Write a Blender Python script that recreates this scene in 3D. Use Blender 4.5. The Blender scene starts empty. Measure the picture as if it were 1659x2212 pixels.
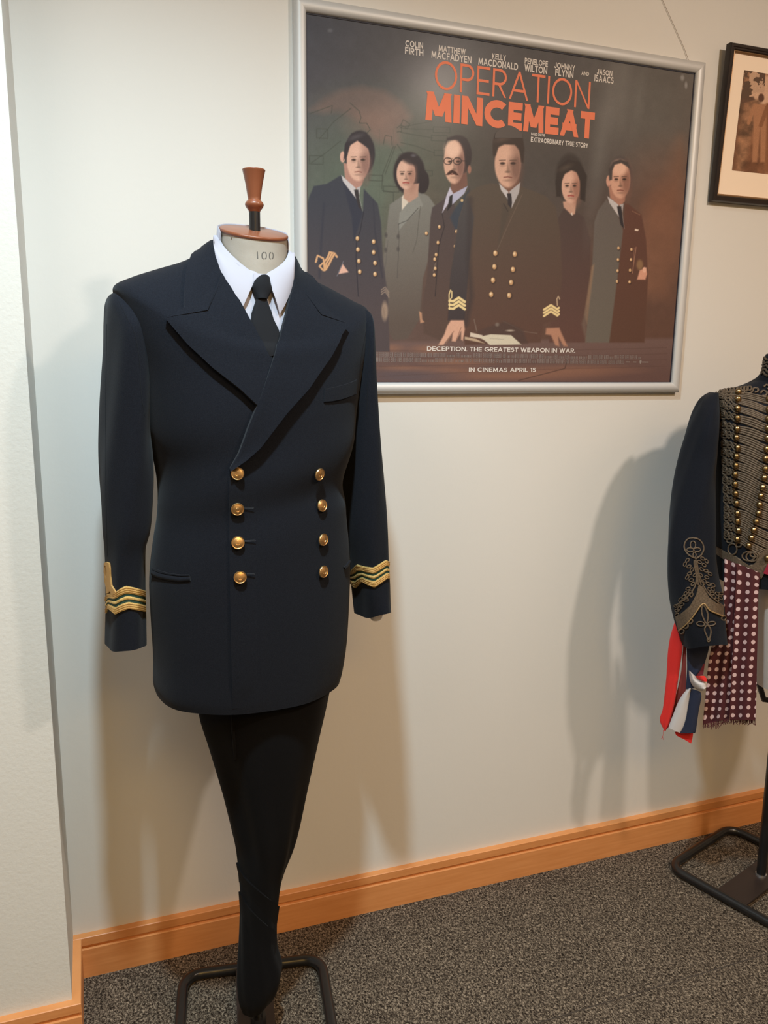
import bpy, bmesh, math, random
import numpy as np
from math import sin, cos, pi, radians, sqrt
from mathutils import Vector, Matrix
from mathutils.bvhtree import BVHTree

sc = bpy.context.scene
# ------------------------------------------------------------------ camera
F_PX = 1757.461
CAM = Vector((-.4772, -1.8285, 1.462))
PITCH, ROLL, YAW = -.1939, -.0127, -.3492
RC = Matrix.Rotation(YAW, 3, 'Z') @ Matrix.Rotation(PITCH, 3, 'X') @ Matrix.Rotation(ROLL, 3, 'Y')
cd = bpy.data.cameras.new('camera')
cam = bpy.data.objects.new('camera', cd)
sc.collection.objects.link(cam)
cam.matrix_world = Matrix.Translation(CAM) @ (RC @ Matrix.Rotation(pi / 2, 3, 'X')).to_4x4()
cd.sensor_fit = 'VERTICAL'
cd.sensor_height = 24.0
cd.lens = F_PX / 2212 * 24.0
cd.clip_start = .02
sc.camera = cam
# ------------------------------------------------------------------ world, lights, exposure
w = bpy.data.worlds.new('world')
sc.world = w
w.use_nodes = True
w.node_tree.nodes['Background'].inputs[0].default_value = (.80, .80, .80, 1)
w.node_tree.nodes['Background'].inputs[1].default_value = .0
vs = sc.view_settings
vs.view_transform = 'Standard'
vs.look = 'None'
vs.gamma = 1
vs.use_curve_mapping = False
vs.exposure = 0.0


def lamp(name, kind, loc, col, power, target=None, size=.1, spot=None, blend=.5, sx=None, sy=None):
    l = bpy.data.lights.new(name, kind)
    l.color = col
    l.energy = power
    o = bpy.data.objects.new(name, l)
    sc.collection.objects.link(o)
    o.location = loc
    if kind == 'SPOT':
        l.shadow_soft_size = size
        l.spot_size = radians(spot)
        l.spot_blend = blend
    elif kind == 'AREA':
        l.shape = 'RECTANGLE'
        l.size = sx
        l.size_y = sy
    if target is not None:
        o.rotation_euler = (Vector(target) - Vector(loc)).to_track_quat('-Z', 'Y').to_euler()
    return o


# recessed ceiling downlights over the exhibits and added soft area fills without fixtures
lamp('downlight_cool', 'SPOT', (-.38, -1.15, 2.80), (.67, .89, 1.0), 210, (-.38, -1.15, 0), .05, 141, 1)
lamp('downlight_warm', 'SPOT', (1.12, -1.9, 2.66), (1.0, .85, .72), 92, (.88, -.2, .8), .06, 122, 1)
lamp('fill_back', 'AREA', (.0, -3.2, 2.80), (1.0, .58, .14), 38, (.0, -3.2, 0), sx=1.4, sy=1.0)  # unseen area lamp added as warm ambient fill, standing in for bounce
lamp('fill_right', 'AREA', (2.2, -2.6, 2.80), (1.0, .66, .45), 15, (2.2, -2.6, 0), sx=1.4, sy=1.0)  # unseen area lamp added to lift the shade at the right
lamp('fill_left', 'AREA', (-1.3, -1.6, 2.80), (1.0, .92, .82), 17, (-1.3, -1.6, 0), sx=.8, sy=.8)  # unseen area lamp added as fill for the left side


# ------------------------------------------------------------------ pixel helpers (true depth given each time)
def ray(u, v):
    return (RC @ Vector(((u - 829.5) / F_PX, 1.0, -(v - 1106) / F_PX)))


def atY(u, v, Y):
    d = ray(u, v)
    return CAM + d * ((Y - CAM.y) / d.y)


def atZ(u, v, Z):
    d = ray(u, v)
    return CAM + d * ((Z - CAM.z) / d.z)


class Frame:
    """standing axis P with the direction to the viewer n, its right V, and the facing F turned by phi"""
    def __init__(s, P, phi):
        s.P = Vector((P[0], P[1], 0))
        n = Vector((CAM.x, CAM.y, 0)) - s.P
        s.n = n.normalized()
        s.V = Vector((-s.n.y, s.n.x, 0))
        s.phi = radians(phi)
        s.F = s.n * cos(s.phi) + s.V * sin(s.phi)
        s.S = s.V * cos(s.phi) - s.n * sin(s.phi)

    def plane(s, u, v, d=0.0):
        r = ray(u, v)
        o = s.P + s.n * d
        t = (o - CAM).dot(s.n) / r.dot(s.n)
        return CAM + r * t

    def vz(s, u, v, d=0.0):
        X = s.plane(u, v, d)
        return (X - s.P).dot(s.V), X.z


# ------------------------------------------------------------------ materials
MATS = {}


def lin(c):
    return tuple(((x / 255) / 12.92 if x / 255 <= .04045 else ((x / 255 + .055) / 1.055) ** 2.4) for x in c)


def mat(name, col, rough=.6, metal=0, sheen=0, bump=None, var=None, spec=.5, coat=0, stretch=None, sheen_rough=.5):
    if name in MATS:
        return MATS[name]
    m = bpy.data.materials.new(name)
    m.use_nodes = True
    nt = m.node_tree
    b = nt.nodes['Principled BSDF']
    b.inputs['Base Color'].default_value = (*col, 1)
    b.inputs['Roughness'].default_value = rough
    b.inputs['Metallic'].default_value = metal
    b.inputs['Specular IOR Level'].default_value = spec
    if sheen:
        b.inputs['Sheen Weight'].default_value = sheen
        b.inputs['Sheen Roughness'].default_value = sheen_rough
    if coat:
        b.inputs['Coat Weight'].default_value = coat
        b.inputs['Coat Roughness'].default_value = .12
    if bump or var:
        tc = nt.nodes.new('ShaderNodeTexCoord')
        mp = nt.nodes.new('ShaderNodeMapping')
        nt.links.new(tc.outputs['Object'], mp.inputs[0])
        if stretch:
            mp.inputs['Scale'].default_value = stretch
    if bump:
        sc_, st, dist = bump
        nz = nt.nodes.new('ShaderNodeTexNoise')
        nz.inputs['Scale'].default_value = sc_
        nz.inputs['Detail'].default_value = 4
        nt.links.new(mp.outputs[0], nz.inputs[0])
        bp = nt.nodes.new('ShaderNodeBump')
        bp.inputs['Strength'].default_value = st
        bp.inputs['Distance'].default_value = dist
        nt.links.new(nz.outputs[0], bp.inputs['Height'])
        nt.links.new(bp.outputs[0], b.inputs['Normal'])
    if var:
        sc_, c2, lo, hi = var
        nz = nt.nodes.new('ShaderNodeTexNoise')
        nz.inputs['Scale'].default_value = sc_
        nz.inputs['Detail'].default_value = 5
        nt.links.new(mp.outputs[0], nz.inputs[0])
        rp = nt.nodes.new('ShaderNodeValToRGB')
        rp.color_ramp.elements[0].position = lo
        rp.color_ramp.elements[1].position = hi
        rp.color_ramp.elements[0].color = (*col, 1)
        rp.color_ramp.elements[1].color = (*c2, 1)
        nt.links.new(nz.outputs[0], rp.inputs[0])
        nt.links.new(rp.outputs[0], b.inputs['Base Color'])
    MATS[name] = m
    return m


m_wall = mat('painted_wall', (.70, .68, .645), .75, bump=(90, .12, .002), var=(1.3, (.715, .695, .66), .3, .7), spec=.3)
m_pier = mat('painted_pier', (.70, .695, .66), .75, bump=(140, .35, .0015), spec=.3)
m_ceil = mat('ceiling_paint', (.78, .75, .70), .9)
m_wood = mat('oak_skirting', (.66, .265, .085), .42, bump=(60, .1, .001), var=(9, (.74, .32, .115), .3, .7), stretch=(1, 1, 14))
m_wool = mat('navy_wool', (.0068, .0078, .0118), .95, sheen=.06, bump=(900, .5, .0006), var=(700, (.0120, .0140, .0200), .35, .75), spec=.08)
m_wool2 = mat('navy_wool_edge', (.008, .009, .012), .95, sheen=.06, bump=(900, .5, .0006), spec=.1)
m_black = mat('black_cloth', (.0042, .0040, .0046), .95, sheen=.03, bump=(600, .4, .0006), spec=.1)
m_thread = mat('black_thread', (.004, .004, .006), .9, spec=.1)
m_tie = mat('black_tie_silk', (.0062, .0064, .0085), .85, sheen=.04, bump=(1500, .4, .0003), spec=.2)
m_shirt = mat('white_shirt_cotton', (.37, .355, .405), .8, sheen=.05, bump=(1800, .15, .0003), spec=.3)
m_linen = mat('linen_form', (.30, .26, .215), .85, bump=(700, .4, .0006), var=(35, (.34, .30, .255), .3, .7), spec=.2)
m_ink = mat('stencil_ink', (.09, .08, .07), .8)
m_capw = mat('stained_wood', (.20, .058, .024), .38, bump=(50, .1, .0006), var=(22, (.25, .078, .033), .35, .7), stretch=(1, 1, .15), coat=.2)
m_steel = mat('black_steel', (.010, .010, .011), .28, bump=(120, .03, .0005), spec=.6)
m_plate = mat('dark_plate', (.024, .015, .013), .42)
m_pin = mat('bright_pin', (.8, .8, .8), .2, 1)
m_gold = mat('gilt_button', (.86, .55, .25), .34, 1)
m_lace = mat('gold_lace', (.66, .44, .13), .5, .45, bump=(1100, .8, .0008), var=(260, (.86, .62, .25), .35, .65))
m_lace2 = mat('gold_braid_matt', (.52, .30, .10), .6, .3, bump=(1100, .8, .0008))
m_green = mat('green_cloth', (.012, .045, .032), .85)
m_alu = mat('satin_aluminium', (.60, .60, .60), .5, .25, bump=(300, .02, .0003))
m_slot = mat('frame_gasket', (.008, .008, .02), .6)
m_white_ink = mat('white_print', (.66, .60, .56), .6)
m_orange = mat('orange_print', (.76, .185, .085), .6)
m_grey_ink = mat('grey_print', (.25, .21, .195), .7)
m_plastic = mat('clear_plastic_end', (.75, .72, .72), .15, coat=.5)
m_dframe = mat('dark_wood_frame', (.018, .011, .009), .35, bump=(60, .1, .0006))
m_slip = mat('bronze_slip', (.30, .17, .08), .35, .5)
m_mount = mat('cream_mount', (.95, .78, .62), .85)
m_olive = mat('antique_braid', (.085, .058, .036), .65, .15, bump=(900, .8, .0008), var=(300, (.15, .105, .068), .35, .65))
m_brass = mat('old_brass', (.42, .30, .15), .28, 1)
m_red = mat('red_cloth', (.62, .016, .012), .8, bump=(500, .3, .0008), sheen=.1)
m_magenta = mat('crimson_silk', (.26, .008, .03), .6)
m_wcl = mat('white_cloth', (.56, .53, .53), .85, bump=(500, .3, .0008))
m_nvcl = mat('navy_cloth', (.012, .018, .045), .85, bump=(500, .3, .0008))
m_maroon_f = mat('maroon_fringe', (.075, .010, .014), .9)


def carpet():
    m = bpy.data.materials.new('loop_carpet')
    m.use_nodes = True
    nt = m.node_tree
    b = nt.nodes['Principled BSDF']
    tc = nt.nodes.new('ShaderNodeTexCoord')
    mp = nt.nodes.new('ShaderNodeMapping')
    mp.inputs['Scale'].default_value = (1, .72, 1)
    nt.links.new(tc.outputs['Object'], mp.inputs[0])
    v = nt.nodes.new('ShaderNodeTexNoise')
    v.inputs['Scale'].default_value = 235
    v.inputs['Detail'].default_value = 3.5
    v.inputs['Roughness'].default_value = .72
    v.inputs['Distortion'].default_value = .8
    nt.links.new(mp.outputs[0], v.inputs[0])
    rp = nt.nodes.new('ShaderNodeValToRGB')
    cr = rp.color_ramp
    cr.elements[0].position = .39
    cr.elements[0].color = (.020, .014, .010, 1)
    cr.elements[1].position = .64
    cr.elements[1].color = (.44, .355, .265, 1)
    e = cr.elements.new(.5)
    e.color = (.115, .088, .066, 1)
    nt.links.new(v.outputs[0], rp.inputs[0])
    big = nt.nodes.new('ShaderNodeTexNoise')
    big.inputs['Scale'].default_value = 7
    nt.links.new(tc.outputs['Object'], big.inputs[0])
    mix = nt.nodes.new('ShaderNodeMix')
    mix.data_type = 'RGBA'
    mix.blend_type = 'MULTIPLY'
    mix.inputs[0].default_value = .35
    nt.links.new(rp.outputs[0], mix.inputs[6])
    nt.links.new(big.outputs[0], mix.inputs[7])
    nt.links.new(mix.outputs[2], b.inputs['Base Color'])
    b.inputs['Roughness'].default_value = .95
    b.inputs['Specular IOR Level'].default_value = .1
    bp = nt.nodes.new('ShaderNodeBump')
    bp.inputs['Strength'].default_value = .9
    bp.inputs['Distance'].default_value = .004
    nt.links.new(v.outputs[0], bp.inputs['Height'])
    nt.links.new(bp.outputs[0], b.inputs['Normal'])
    return m


def dots_mat():
    m = bpy.data.materials.new('polka_dot_silk')
    m.use_nodes = True
    nt = m.node_tree
    b = nt.nodes['Principled BSDF']
    uv = nt.nodes.new('ShaderNodeUVMap')
    vm = nt.nodes.new('ShaderNodeVectorMath')
    vm.operation = 'FRACTION'
    nt.links.new(uv.outputs[0], vm.inputs[0])
    sb = nt.nodes.new('ShaderNodeVectorMath')
    sb.operation = 'SUBTRACT'
    sb.inputs[1].default_value = (.5, .5, 0)
    nt.links.new(vm.outputs[0], sb.inputs[0])
    ln = nt.nodes.new('ShaderNodeVectorMath')
    ln.operation = 'LENGTH'
    nt.links.new(sb.outputs[0], ln.inputs[0])
    lt = nt.nodes.new('ShaderNodeMath')
    lt.operation = 'LESS_THAN'
    lt.inputs[1].default_value = .255
    nt.links.new(ln.outputs['Value'], lt.inputs[0])
    mx = nt.nodes.new('ShaderNodeMix')
    mx.data_type = 'RGBA'
    mx.inputs[6].default_value = (.060, .006, .010, 1)
    mx.inputs[7].default_value = (.60, .42, .42, 1)
    nt.links.new(lt.outputs[0], mx.inputs[0])
    nt.links.new(mx.outputs[2], b.inputs['Base Color'])
    b.inputs['Roughness'].default_value = .6
    b.inputs['Sheen Weight'].default_value = .1
    return m


def attr_mat(name, rough, coat=0.0, spec=.3):
    m = bpy.data.materials.new(name)
    m.use_nodes = True
    nt = m.node_tree
    b = nt.nodes['Principled BSDF']
    a = nt.nodes.new('ShaderNodeVertexColor')
    a.layer_name = 'print'
    nt.links.new(a.outputs[0], b.inputs['Base Color'])
    b.inputs['Roughness'].default_value = rough
    b.inputs['Specular IOR Level'].default_value = spec
    if coat:
        b.inputs['Coat Weight'].default_value = coat
        b.inputs['Coat Roughness'].default_value = .22
    return m


# ------------------------------------------------------------------ object helpers
def link(name, me, m, parent=None, smooth=True, angle=40):
    if m is not None:
        me.materials.append(m)
    o = bpy.data.objects.new(name, me)
    sc.collection.objects.link(o)
    if smooth and len(me.polygons):
        me.shade_smooth()
        me.set_sharp_from_angle(angle=radians(angle))
    if parent is not None:
        o.parent = parent
        o.matrix_parent_inverse = parent.matrix_basis.inverted()
    return o


def mesh(name, vs_, fs, m, parent=None, smooth=True, angle=40):
    me = bpy.data.meshes.new(name)
    me.from_pydata([tuple(v) for v in vs_], [], fs)
    bm = bmesh.new()
    bm.from_mesh(me)
    bmesh.ops.recalc_face_normals(bm, faces=bm.faces)
    bm.to_mesh(me)
    bm.free()
    return link(name, me, m, parent, smooth, angle)


def thing(name, label, cat, loc=(0, 0, 0), group=None):
    o = bpy.data.objects.new(name, None)
    sc.collection.objects.link(o)
    o.location = loc
    o.empty_display_size = .1
    o['label'] = label
    o['category'] = cat
    if group:
        o['group'] = group
    return o


def tag(o, label, cat, group=None):
    o['label'] = label
    o['category'] = cat
    if group:
        o['group'] = group
    return o


def box_data(a, b):
    (x0, y0, z0), (x1, y1, z1) = a, b
    v = [(x0, y0, z0), (x1, y0, z0), (x1, y1, z0), (x0, y1, z0), (x0, y0, z1), (x1, y0, z1), (x1, y1, z1), (x0, y1, z1)]
    f = [(0, 3, 2, 1), (4, 5, 6, 7), (0, 1, 5, 4), (1, 2, 6, 5), (2, 3, 7, 6), (3, 0, 4, 7)]
    return v, f


def box(name, a, b, m, parent=None, struct=False):
    v, f = box_data(a, b)
    o = mesh(name, v, f, m, parent, False)
    if struct:
        o['kind'] = 'structure'
    return o


def catmull(pts, n):
    """pts: list of tuples, n samples per span"""
    P = [np.array(p, float) for p in pts]
    P = [2 * P[0] - P[1]] + P + [2 * P[-1] - P[-2]]
    out = []
    for i in range(1, len(P) - 2):
        for k in range(n):
            t = k / n
            a, b, c, d = P[i - 1], P[i], P[i + 1], P[i + 2]
            out.append(.5 * ((2 * b) + (-a + c) * t + (2 * a - 5 * b + 4 * c - d) * t * t + (-a + 3 * b - 3 * c + d) * t ** 3))
    out.append(P[-2])
    return out


def tube_data(pts, r, seg=8, closed=False, flat=None):
    """swept tube through world points; r scalar or list; flat=(normal, factor) squashes along a direction"""
    pts = [Vector(p) for p in pts]
    n = len(pts)
    rs = r if isinstance(r, (list, tuple)) else [r] * n
    vs_, fs = [], []
    up = None
    for i, p in enumerate(pts):
        a = pts[(i - 1) % n] if (closed or i > 0) else p
        b = pts[(i + 1) % n] if (closed or i < n - 1) else p
        t = (b - a)
        t = t.normalized() if t.length > 1e-9 else Vector((0, 0, 1))
        if up is None:
            up = Vector((0, 0, 1)) if abs(t.z) < .9 else Vector((1, 0, 0))
        x = t.cross(up)
        if x.length < 1e-5:
            x = t.cross(Vector((1, .3, 0)))
        x.normalize()
        y = x.cross(t).normalized()
        up = y
        for k in range(seg):
            an = 2 * pi * k / seg
            off = x * (cos(an) * rs[i]) + y * (sin(an) * rs[i])
            if flat is not None:
                nn = flat[0][i] if isinstance(flat[0], list) else flat[0]
                off -= nn * (off.dot(nn) * (1 - flat[1]))
            vs_.append(p + off)
    m_ = n if closed else n - 1
    for i in range(m_):
        j = (i + 1) % n
        for k in range(seg):
            l = (k + 1) % seg
            fs.append((i * seg + k, i * seg + l, j * seg + l, j * seg + k))
    if not closed:
        fs.append(tuple(range(seg - 1, -1, -1)))
        fs.append(tuple((n - 1) * seg + k for k in range(seg)))
    return vs_, fs


class MB:
    def __init__(s):
        s.v, s.f = [], []

    def add(s, d):
        o = len(s.v)
        s.v += list(d[0])
        s.f += [tuple(i + o for i in f) for f in d[1]]
        return s

    def build(s, name, m, parent=None, smooth=True, angle=40):
        return mesh(name, s.v, s.f, m, parent, smooth, angle)


def lathe(profile, base, seg=32):
    """profile (r, z) list around vertical axis through base"""
    vs_, fs = [], []
    for r, z in profile:
        for k in range(seg):
            a = 2 * pi * k / seg
            vs_.append((base[0] + r * cos(a), base[1] + r * sin(a), z))
    for i in range(len(profile) - 1):
        for k in range(seg):
            l = (k + 1) % seg
            fs.append((i * seg + k, i * seg + l, (i + 1) * seg + l, (i + 1) * seg + k))
    fs.append(tuple(range(seg - 1, -1, -1)))
    fs.append(tuple((len(profile) - 1) * seg + k for k in range(seg)))
    return vs_, fs


def resample(pl, n):
    pl = [np.array(p, float) for p in pl]
    d = [0]
    for a, b in zip(pl, pl[1:]):
        d.append(d[-1] + np.linalg.norm(b - a))
    out = []
    for k in range(n + 1):
        t = d[-1] * k / n
        i = max(0, min(len(pl) - 2, next((j for j in range(len(d) - 1) if d[j + 1] >= t - 1e-9), len(pl) - 2)))
        s = (t - d[i]) / max(1e-9, d[i + 1] - d[i])
        out.append(pl[i] * (1 - s) + pl[i + 1] * s)
    return out


class Surf:
    """a surface that decorations are laid on by following the line of sight to it"""
    def __init__(s, parts, fr, depth=0.0):
        V_, F_ = [], []
        for v, f in parts:
            o = len(V_)
            V_ += [Vector(x) for x in v]
            F_ += [tuple(i + o for i in g) for g in f]
        s.bvh = BVHTree.FromPolygons(V_, F_)
        s.fr = fr
        s.depth = depth
        # face -> smooth normals
        s.V, s.Fc = V_, F_
        N = [Vector((0, 0, 0)) for _ in V_]
        for g in F_:
            if len(g) < 3:
                continue
            nn = (V_[g[1]] - V_[g[0]]).cross(V_[g[2]] - V_[g[0]])
            for i in g:
                N[i] += nn
        s.N = N

    def hit(s, u, v, off=0.0):
        d = ray(u, v).normalized()
        h = s.bvh.ray_cast(CAM, d)
        if h[0] is None:
            p = s.fr.plane(u, v, s.depth)
            for _ in range(4):      # sight line misses: slide to the nearest edge of the surface
                q = s.bvh.find_nearest(p)
                p = CAM + d * (q[0] - CAM).dot(d)
            loc, idx = q[0], q[2]
        else:
            loc, idx = h[0], h[2]
        nn = Vector((0, 0, 0))
        for i in s.Fc[idx]:
            w_ = 1 / max(1e-4, (s.V[i] - loc).length)
            k = s.N[i]
            if k.length > 0:
                nn += k.normalized() * w_
        nn.normalize()
        if nn.dot(d) > 0:
            nn = -nn
        return loc + nn * off, nn


def patch(name, surf, pairs, m, parent, off=.006, back=.0, nu=12, sub=3, curve=None, smooth_pairs=False, offs=None, angle=35):
    """solid cloth piece laid on a surface; pairs of pixel points (inner, outer) joined by rulings.
    off(u, v) height; underside sits at 'back' above the surface"""
    rows = []
    if smooth_pairs:
        A = catmull([p[0] for p in pairs], sub)
        B = catmull([p[1] for p in pairs], sub)
        rows = list(zip(A, B))
    else:
        for (a0, b0), (a1, b1) in zip(pairs, pairs[1:]):
            for k in range(sub):
                t = k / sub
                rows.append((np.array(a0, float) * (1 - t) + np.array(a1, float) * t, np.array(b0, float) * (1 - t) + np.array(b1, float) * t))
        rows.append((np.array(pairs[-1][0], float), np.array(pairs[-1][1], float)))
    nv = len(rows)
    top, bot = [], []
    for i, (a, b) in enumerate(rows):
        for j in range(nu + 1):
            t = j / nu
            p = a * (1 - t) + b * t
            h = off(t, i / (nv - 1)) if callable(off) else off
            q, nn = surf.hit(p[0], p[1])
            top.append(q + nn * h)
            bk = back(t, i / (nv - 1)) if callable(back) else back
            bot.append(q + nn * min(bk, h - .0006))
    W = nu + 1
    n = len(top)
    fs = []
    for i in range(nv - 1):
        for j in range(nu):
            a = i * W + j
            fs.append((a, a + 1, a + W + 1, a + W))
            fs.append((n + a, n + a + W, n + a + W + 1, n + a + 1))
    for i in range(nv - 1):
        for j in (0, nu):
            a = i * W + j
            fs.append((a, a + W, n + a + W, n + a))
    for j in range(nu):
        for i in (0, nv - 1):
            a = i * W + j
            fs.append((a, n + a, n + a + 1, a + 1))
    return mesh(name, top + bot, fs, m, parent, True, angle)


def cord(surf, px, r, off=0.0, n=6, seg=5, closed=False, flat=.7):
    """cord laid on a surface along smoothed pixel points"""
    if closed:
        px = list(px) + [px[0]]
    pts = catmull(px, n) if n > 1 else [np.array(p, float) for p in px]
    if closed:
        pts = pts[:-1]
    P3, N3 = [], []
    for p in pts:
        q, nn = surf.hit(p[0], p[1], off)
        P3.append(q)
        N3.append(nn)
    return tube_data(P3, r, seg, closed, (N3, flat))


def loft_data(rings, cap0=True, cap1=True):
    seg = len(rings[0])
    vs_, fs = [], []
    for r in rings:
        vs_ += [Vector(p) for p in r]
    for i in range(len(rings) - 1):
        for k in range(seg):
            l = (k + 1) % seg
            fs.append((i * seg + k, i * seg + l, (i + 1) * seg + l, (i + 1) * seg + k))
    if cap0:
        fs.append(tuple(range(seg - 1, -1, -1)))
    if cap1:
        fs.append(tuple((len(rings) - 1) * seg + k for k in range(seg)))
    return vs_, fs


def ring_stack(fr, keys, depth=0.0, nsub=5, seg=72):
    """keys: (Lpx, Rpx, bf, bb, dzf, dzb, e[, d]) -> interpolated rings whose outlines pass through L and R;
    bf/bb are the front and back depth, dzf/dzb lift the front and back of the ring"""
    def make(K_):
        vl, zl, vr, zr, bf, bb, dzf, dzb, e, d = K_
        h = (vr - vl) / 2
        b = (bf + bb) / 2
        a = sqrt(max(1e-6, (h * h - (b * sin(fr.phi)) ** 2))) / cos(fr.phi) if h > b * abs(sin(fr.phi)) + 1e-3 else max(h * .5, .004)
        c = fr.P + fr.V * ((vl + vr) / 2) + fr.n * depth + fr.F * d
        ring = []
        for k in range(seg):
            an = 2 * pi * k / seg
            ca, sa = cos(an), sin(an)
            x = math.copysign(abs(ca) ** (2 / e), ca)
            y = math.copysign(abs(sa) ** (2 / e), sa)
            z = zl + (zr - zl) * (x + 1) / 2
            z += (dzf if sa > 0 else dzb) * (sa * sa)
            ring.append(c + fr.S * (x * a) + fr.F * (y * (bf if y > 0 else bb)) + Vector((0, 0, z)))
        return ring

    K = []
    for k in keys:
        L, R_ = k[0], k[1]
        d = k[7] if len(k) > 7 else 0.0
        lu, ru = L[0], R_[0]
        for _ in range(5):
            vl, zl = fr.vz(lu, L[1], depth)
            vr, zr = fr.vz(ru, R_[1], depth)
            kk = (vl, zl, vr, zr) + tuple(k[2:7]) + (d,)
            us = [to_px(q)[0] for q in make(kk)]
            lu += (L[0] - min(us)) * .9
            ru += (R_[0] - max(us)) * .9
        K.append(kk)
    return [make(q) for q in catmull(K, nsub)]


def to_px(P_):
    d = RC.transposed() @ (P_ - CAM)
    return 829.5 + F_PX * d.x / d.y, 1106 - F_PX * d.z / d.y


def turn_in(rings, r_in=.003, up=.05, at_end=True):
    """hem: fold the cloth inward and close it well inside"""
    last = rings[-1] if at_end else rings[0]
    c = sum(last, Vector((0, 0, 0))) / len(last)
    out = []
    for s, dz in ((.985, 0.0), (.965, .002), (.80, up)):
        out.append([c + (p - c) * s + Vector((0, 0, dz)) for p in last])
    return rings + out if at_end else out[::-1] + rings

# ================================================================== the room
PIER_X, PIER_Y = -.576, -.204
box('floor', (-3, -4.2, -.06), (4, 0, 0), carpet(), struct=True)
box('ceiling', (-3, -4.2, 2.88), (4, 0, 2.94), m_ceil, struct=True)
box('wall_back', (PIER_X, 0, 0), (4, .12, 2.88), m_wall, struct=True)
box('wall_left', (-3, PIER_Y, 0), (PIER_X, .12, 2.88), m_pier, struct=True)
box('wall_front', (-3, -4.32, 0), (4, -4.2, 2.88), m_wall, struct=True)
box('wall_right', (4, -4.32, 0), (4.12, .12, 2.88), m_wall, struct=True)
box('wall_side', (-3.12, -4.32, 0), (-3, PIER_Y, 2.88), m_wall, struct=True)

SKP = [(0, 0), (.018, 0), (.018, .0745), (.0165, .0765), (.0125, .0775), (.0125, .0835), (.0165, .0845), (.018, .086), (.018, .1055), (.0165, .1068), (0, .1068)]


def skirting(name, path):
    """profile swept along floor polyline with mitred corners; room lies to the right of travel"""
    pts = [Vector((*p, 0)) for p in path]
    vs_, fs = [], []
    n = len(pts)
    for i, p in enumerate(pts):
        d0 = (p - pts[i - 1]).normalized() if i else (pts[1] - p).normalized()
        d1 = (pts[i + 1] - p).normalized() if i < n - 1 else d0
        n0 = Vector((d0.y, -d0.x, 0))
        n1 = Vector((d1.y, -d1.x, 0))
        m_ = (n0 + n1).normalized()
        m_ /= max(.3, m_.dot(n0))
        for d, z in SKP:
            vs_.append(p + m_ * d + Vector((0, 0, z)))
    k = len(SKP)
    for i in range(n - 1):
        for j in range(k - 1):
            fs.append((i * k + j, i * k + j + 1, (i + 1) * k + j + 1, (i + 1) * k + j))
    fs.append(tuple(range(k)))
    fs.append(tuple((n - 1) * k + j for j in range(k - 1, -1, -1)))
    o = mesh(name, vs_, fs, m_wood, None, False)
    o['kind'] = 'structure'
    return o


skirting('baseboard_left', [(-3, PIER_Y), (PIER_X, PIER_Y), (PIER_X, -.0185)])
skirting('baseboard_back', [(PIER_X, 0), (4, 0)])
# faint seams between the carpet tiles
mb = MB()
for y in (-.485, -.985, -1.485):
    mb.add(box_data((-2.9, y - .0012, 0), (3.9, y + .0012, .0006)))
so = mb.build('carpet_seam', mat('carpet_seam', (.05, .038, .03), .95), None, False)
so['kind'] = 'structure'
so.name = 'trim_1'

# ================================================================== poster
poster = thing('framed_poster', 'large landscape film poster in silver snap frame hanging above the naval jacket', 'poster', (.484, 0, 1.374))
Yp = -.0105
PX0, PX1, PZ0, PZ1 = -.003, .9985, 1.3925, 2.157    # seen opening
# frame: rounded aluminium profile, four mitred rails
prof = [(0, 0), (0, -.0135), (.003, -.0185), (.008, -.0215), (.014, -.0222), (.020, -.0208), (.0245, -.0175), (.027, -.0125), (.027, -.0100), (.027, 0)]
FW = .027
cor_in = [(PX0, PZ0), (PX1, PZ0), (PX1, PZ1), (PX0, PZ1)]
dirs = [(-1, -1), (1, -1), (1, 1), (-1, 1)]
for k in range(4):
    vs_, fs = [], []
    for c in (k, (k + 1) % 4):
        cx, cz = cor_in[c]
        ox, oz = cx + dirs[c][0] * FW, cz + dirs[c][1] * FW
        for d, y in prof:
            t = d / FW
            vs_.append((ox + (cx - ox) * t, y, oz + (cz - oz) * t))
    n = len(prof)
    for j in range(n):
        l = (j + 1) % n
        fs.append((j, l, n + l, n + j))
    fs.append(tuple(range(n)))
    fs.append(tuple(2 * n - 1 - j for j in range(n)))
    mesh('frame_rail', vs_, fs, m_alu, poster, True, 50)
box('backing_board', (PX0 - .01, -.0085, PZ0 - .01), (PX1 + .01, -.001, PZ1 + .01), m_slot, poster)
mb = MB()
g = .0028
for a, b in (((PX0, PZ0), (PX1, PZ0 + .001)), ((PX0, PZ1 - g), (PX1, PZ1)), ((PX0, PZ0), (PX0 + .0012, PZ1)), ((PX1 - g, PZ0), (PX1, PZ1))):
    mb.add(box_data((a[0], -.0118, a[1]), (b[0], -.0100, b[1])))
mb.build('gasket', m_slot, poster, False)


# ---- printed picture painted procedurally on a fine mesh
def painter_grid(NX, NZ, X0, X1, Z0, Z1, Y):
    xs = np.linspace(X0, X1, NX + 1)
    zs = np.linspace(Z0, Z1, NZ + 1)
    X, Z = np.meshgrid(xs, zs)
    R3 = np.array(RC)
    d = np.stack([X - CAM.x, np.full_like(X, Y - CAM.y), Z - CAM.z], -1) @ R3
    U = 829.5 + F_PX * d[..., 0] / d[..., 1]
    V_ = 1106 - F_PX * d[..., 2] / d[..., 1]
    return X, Z, U, V_


rng = np.random.RandomState(7)


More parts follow.
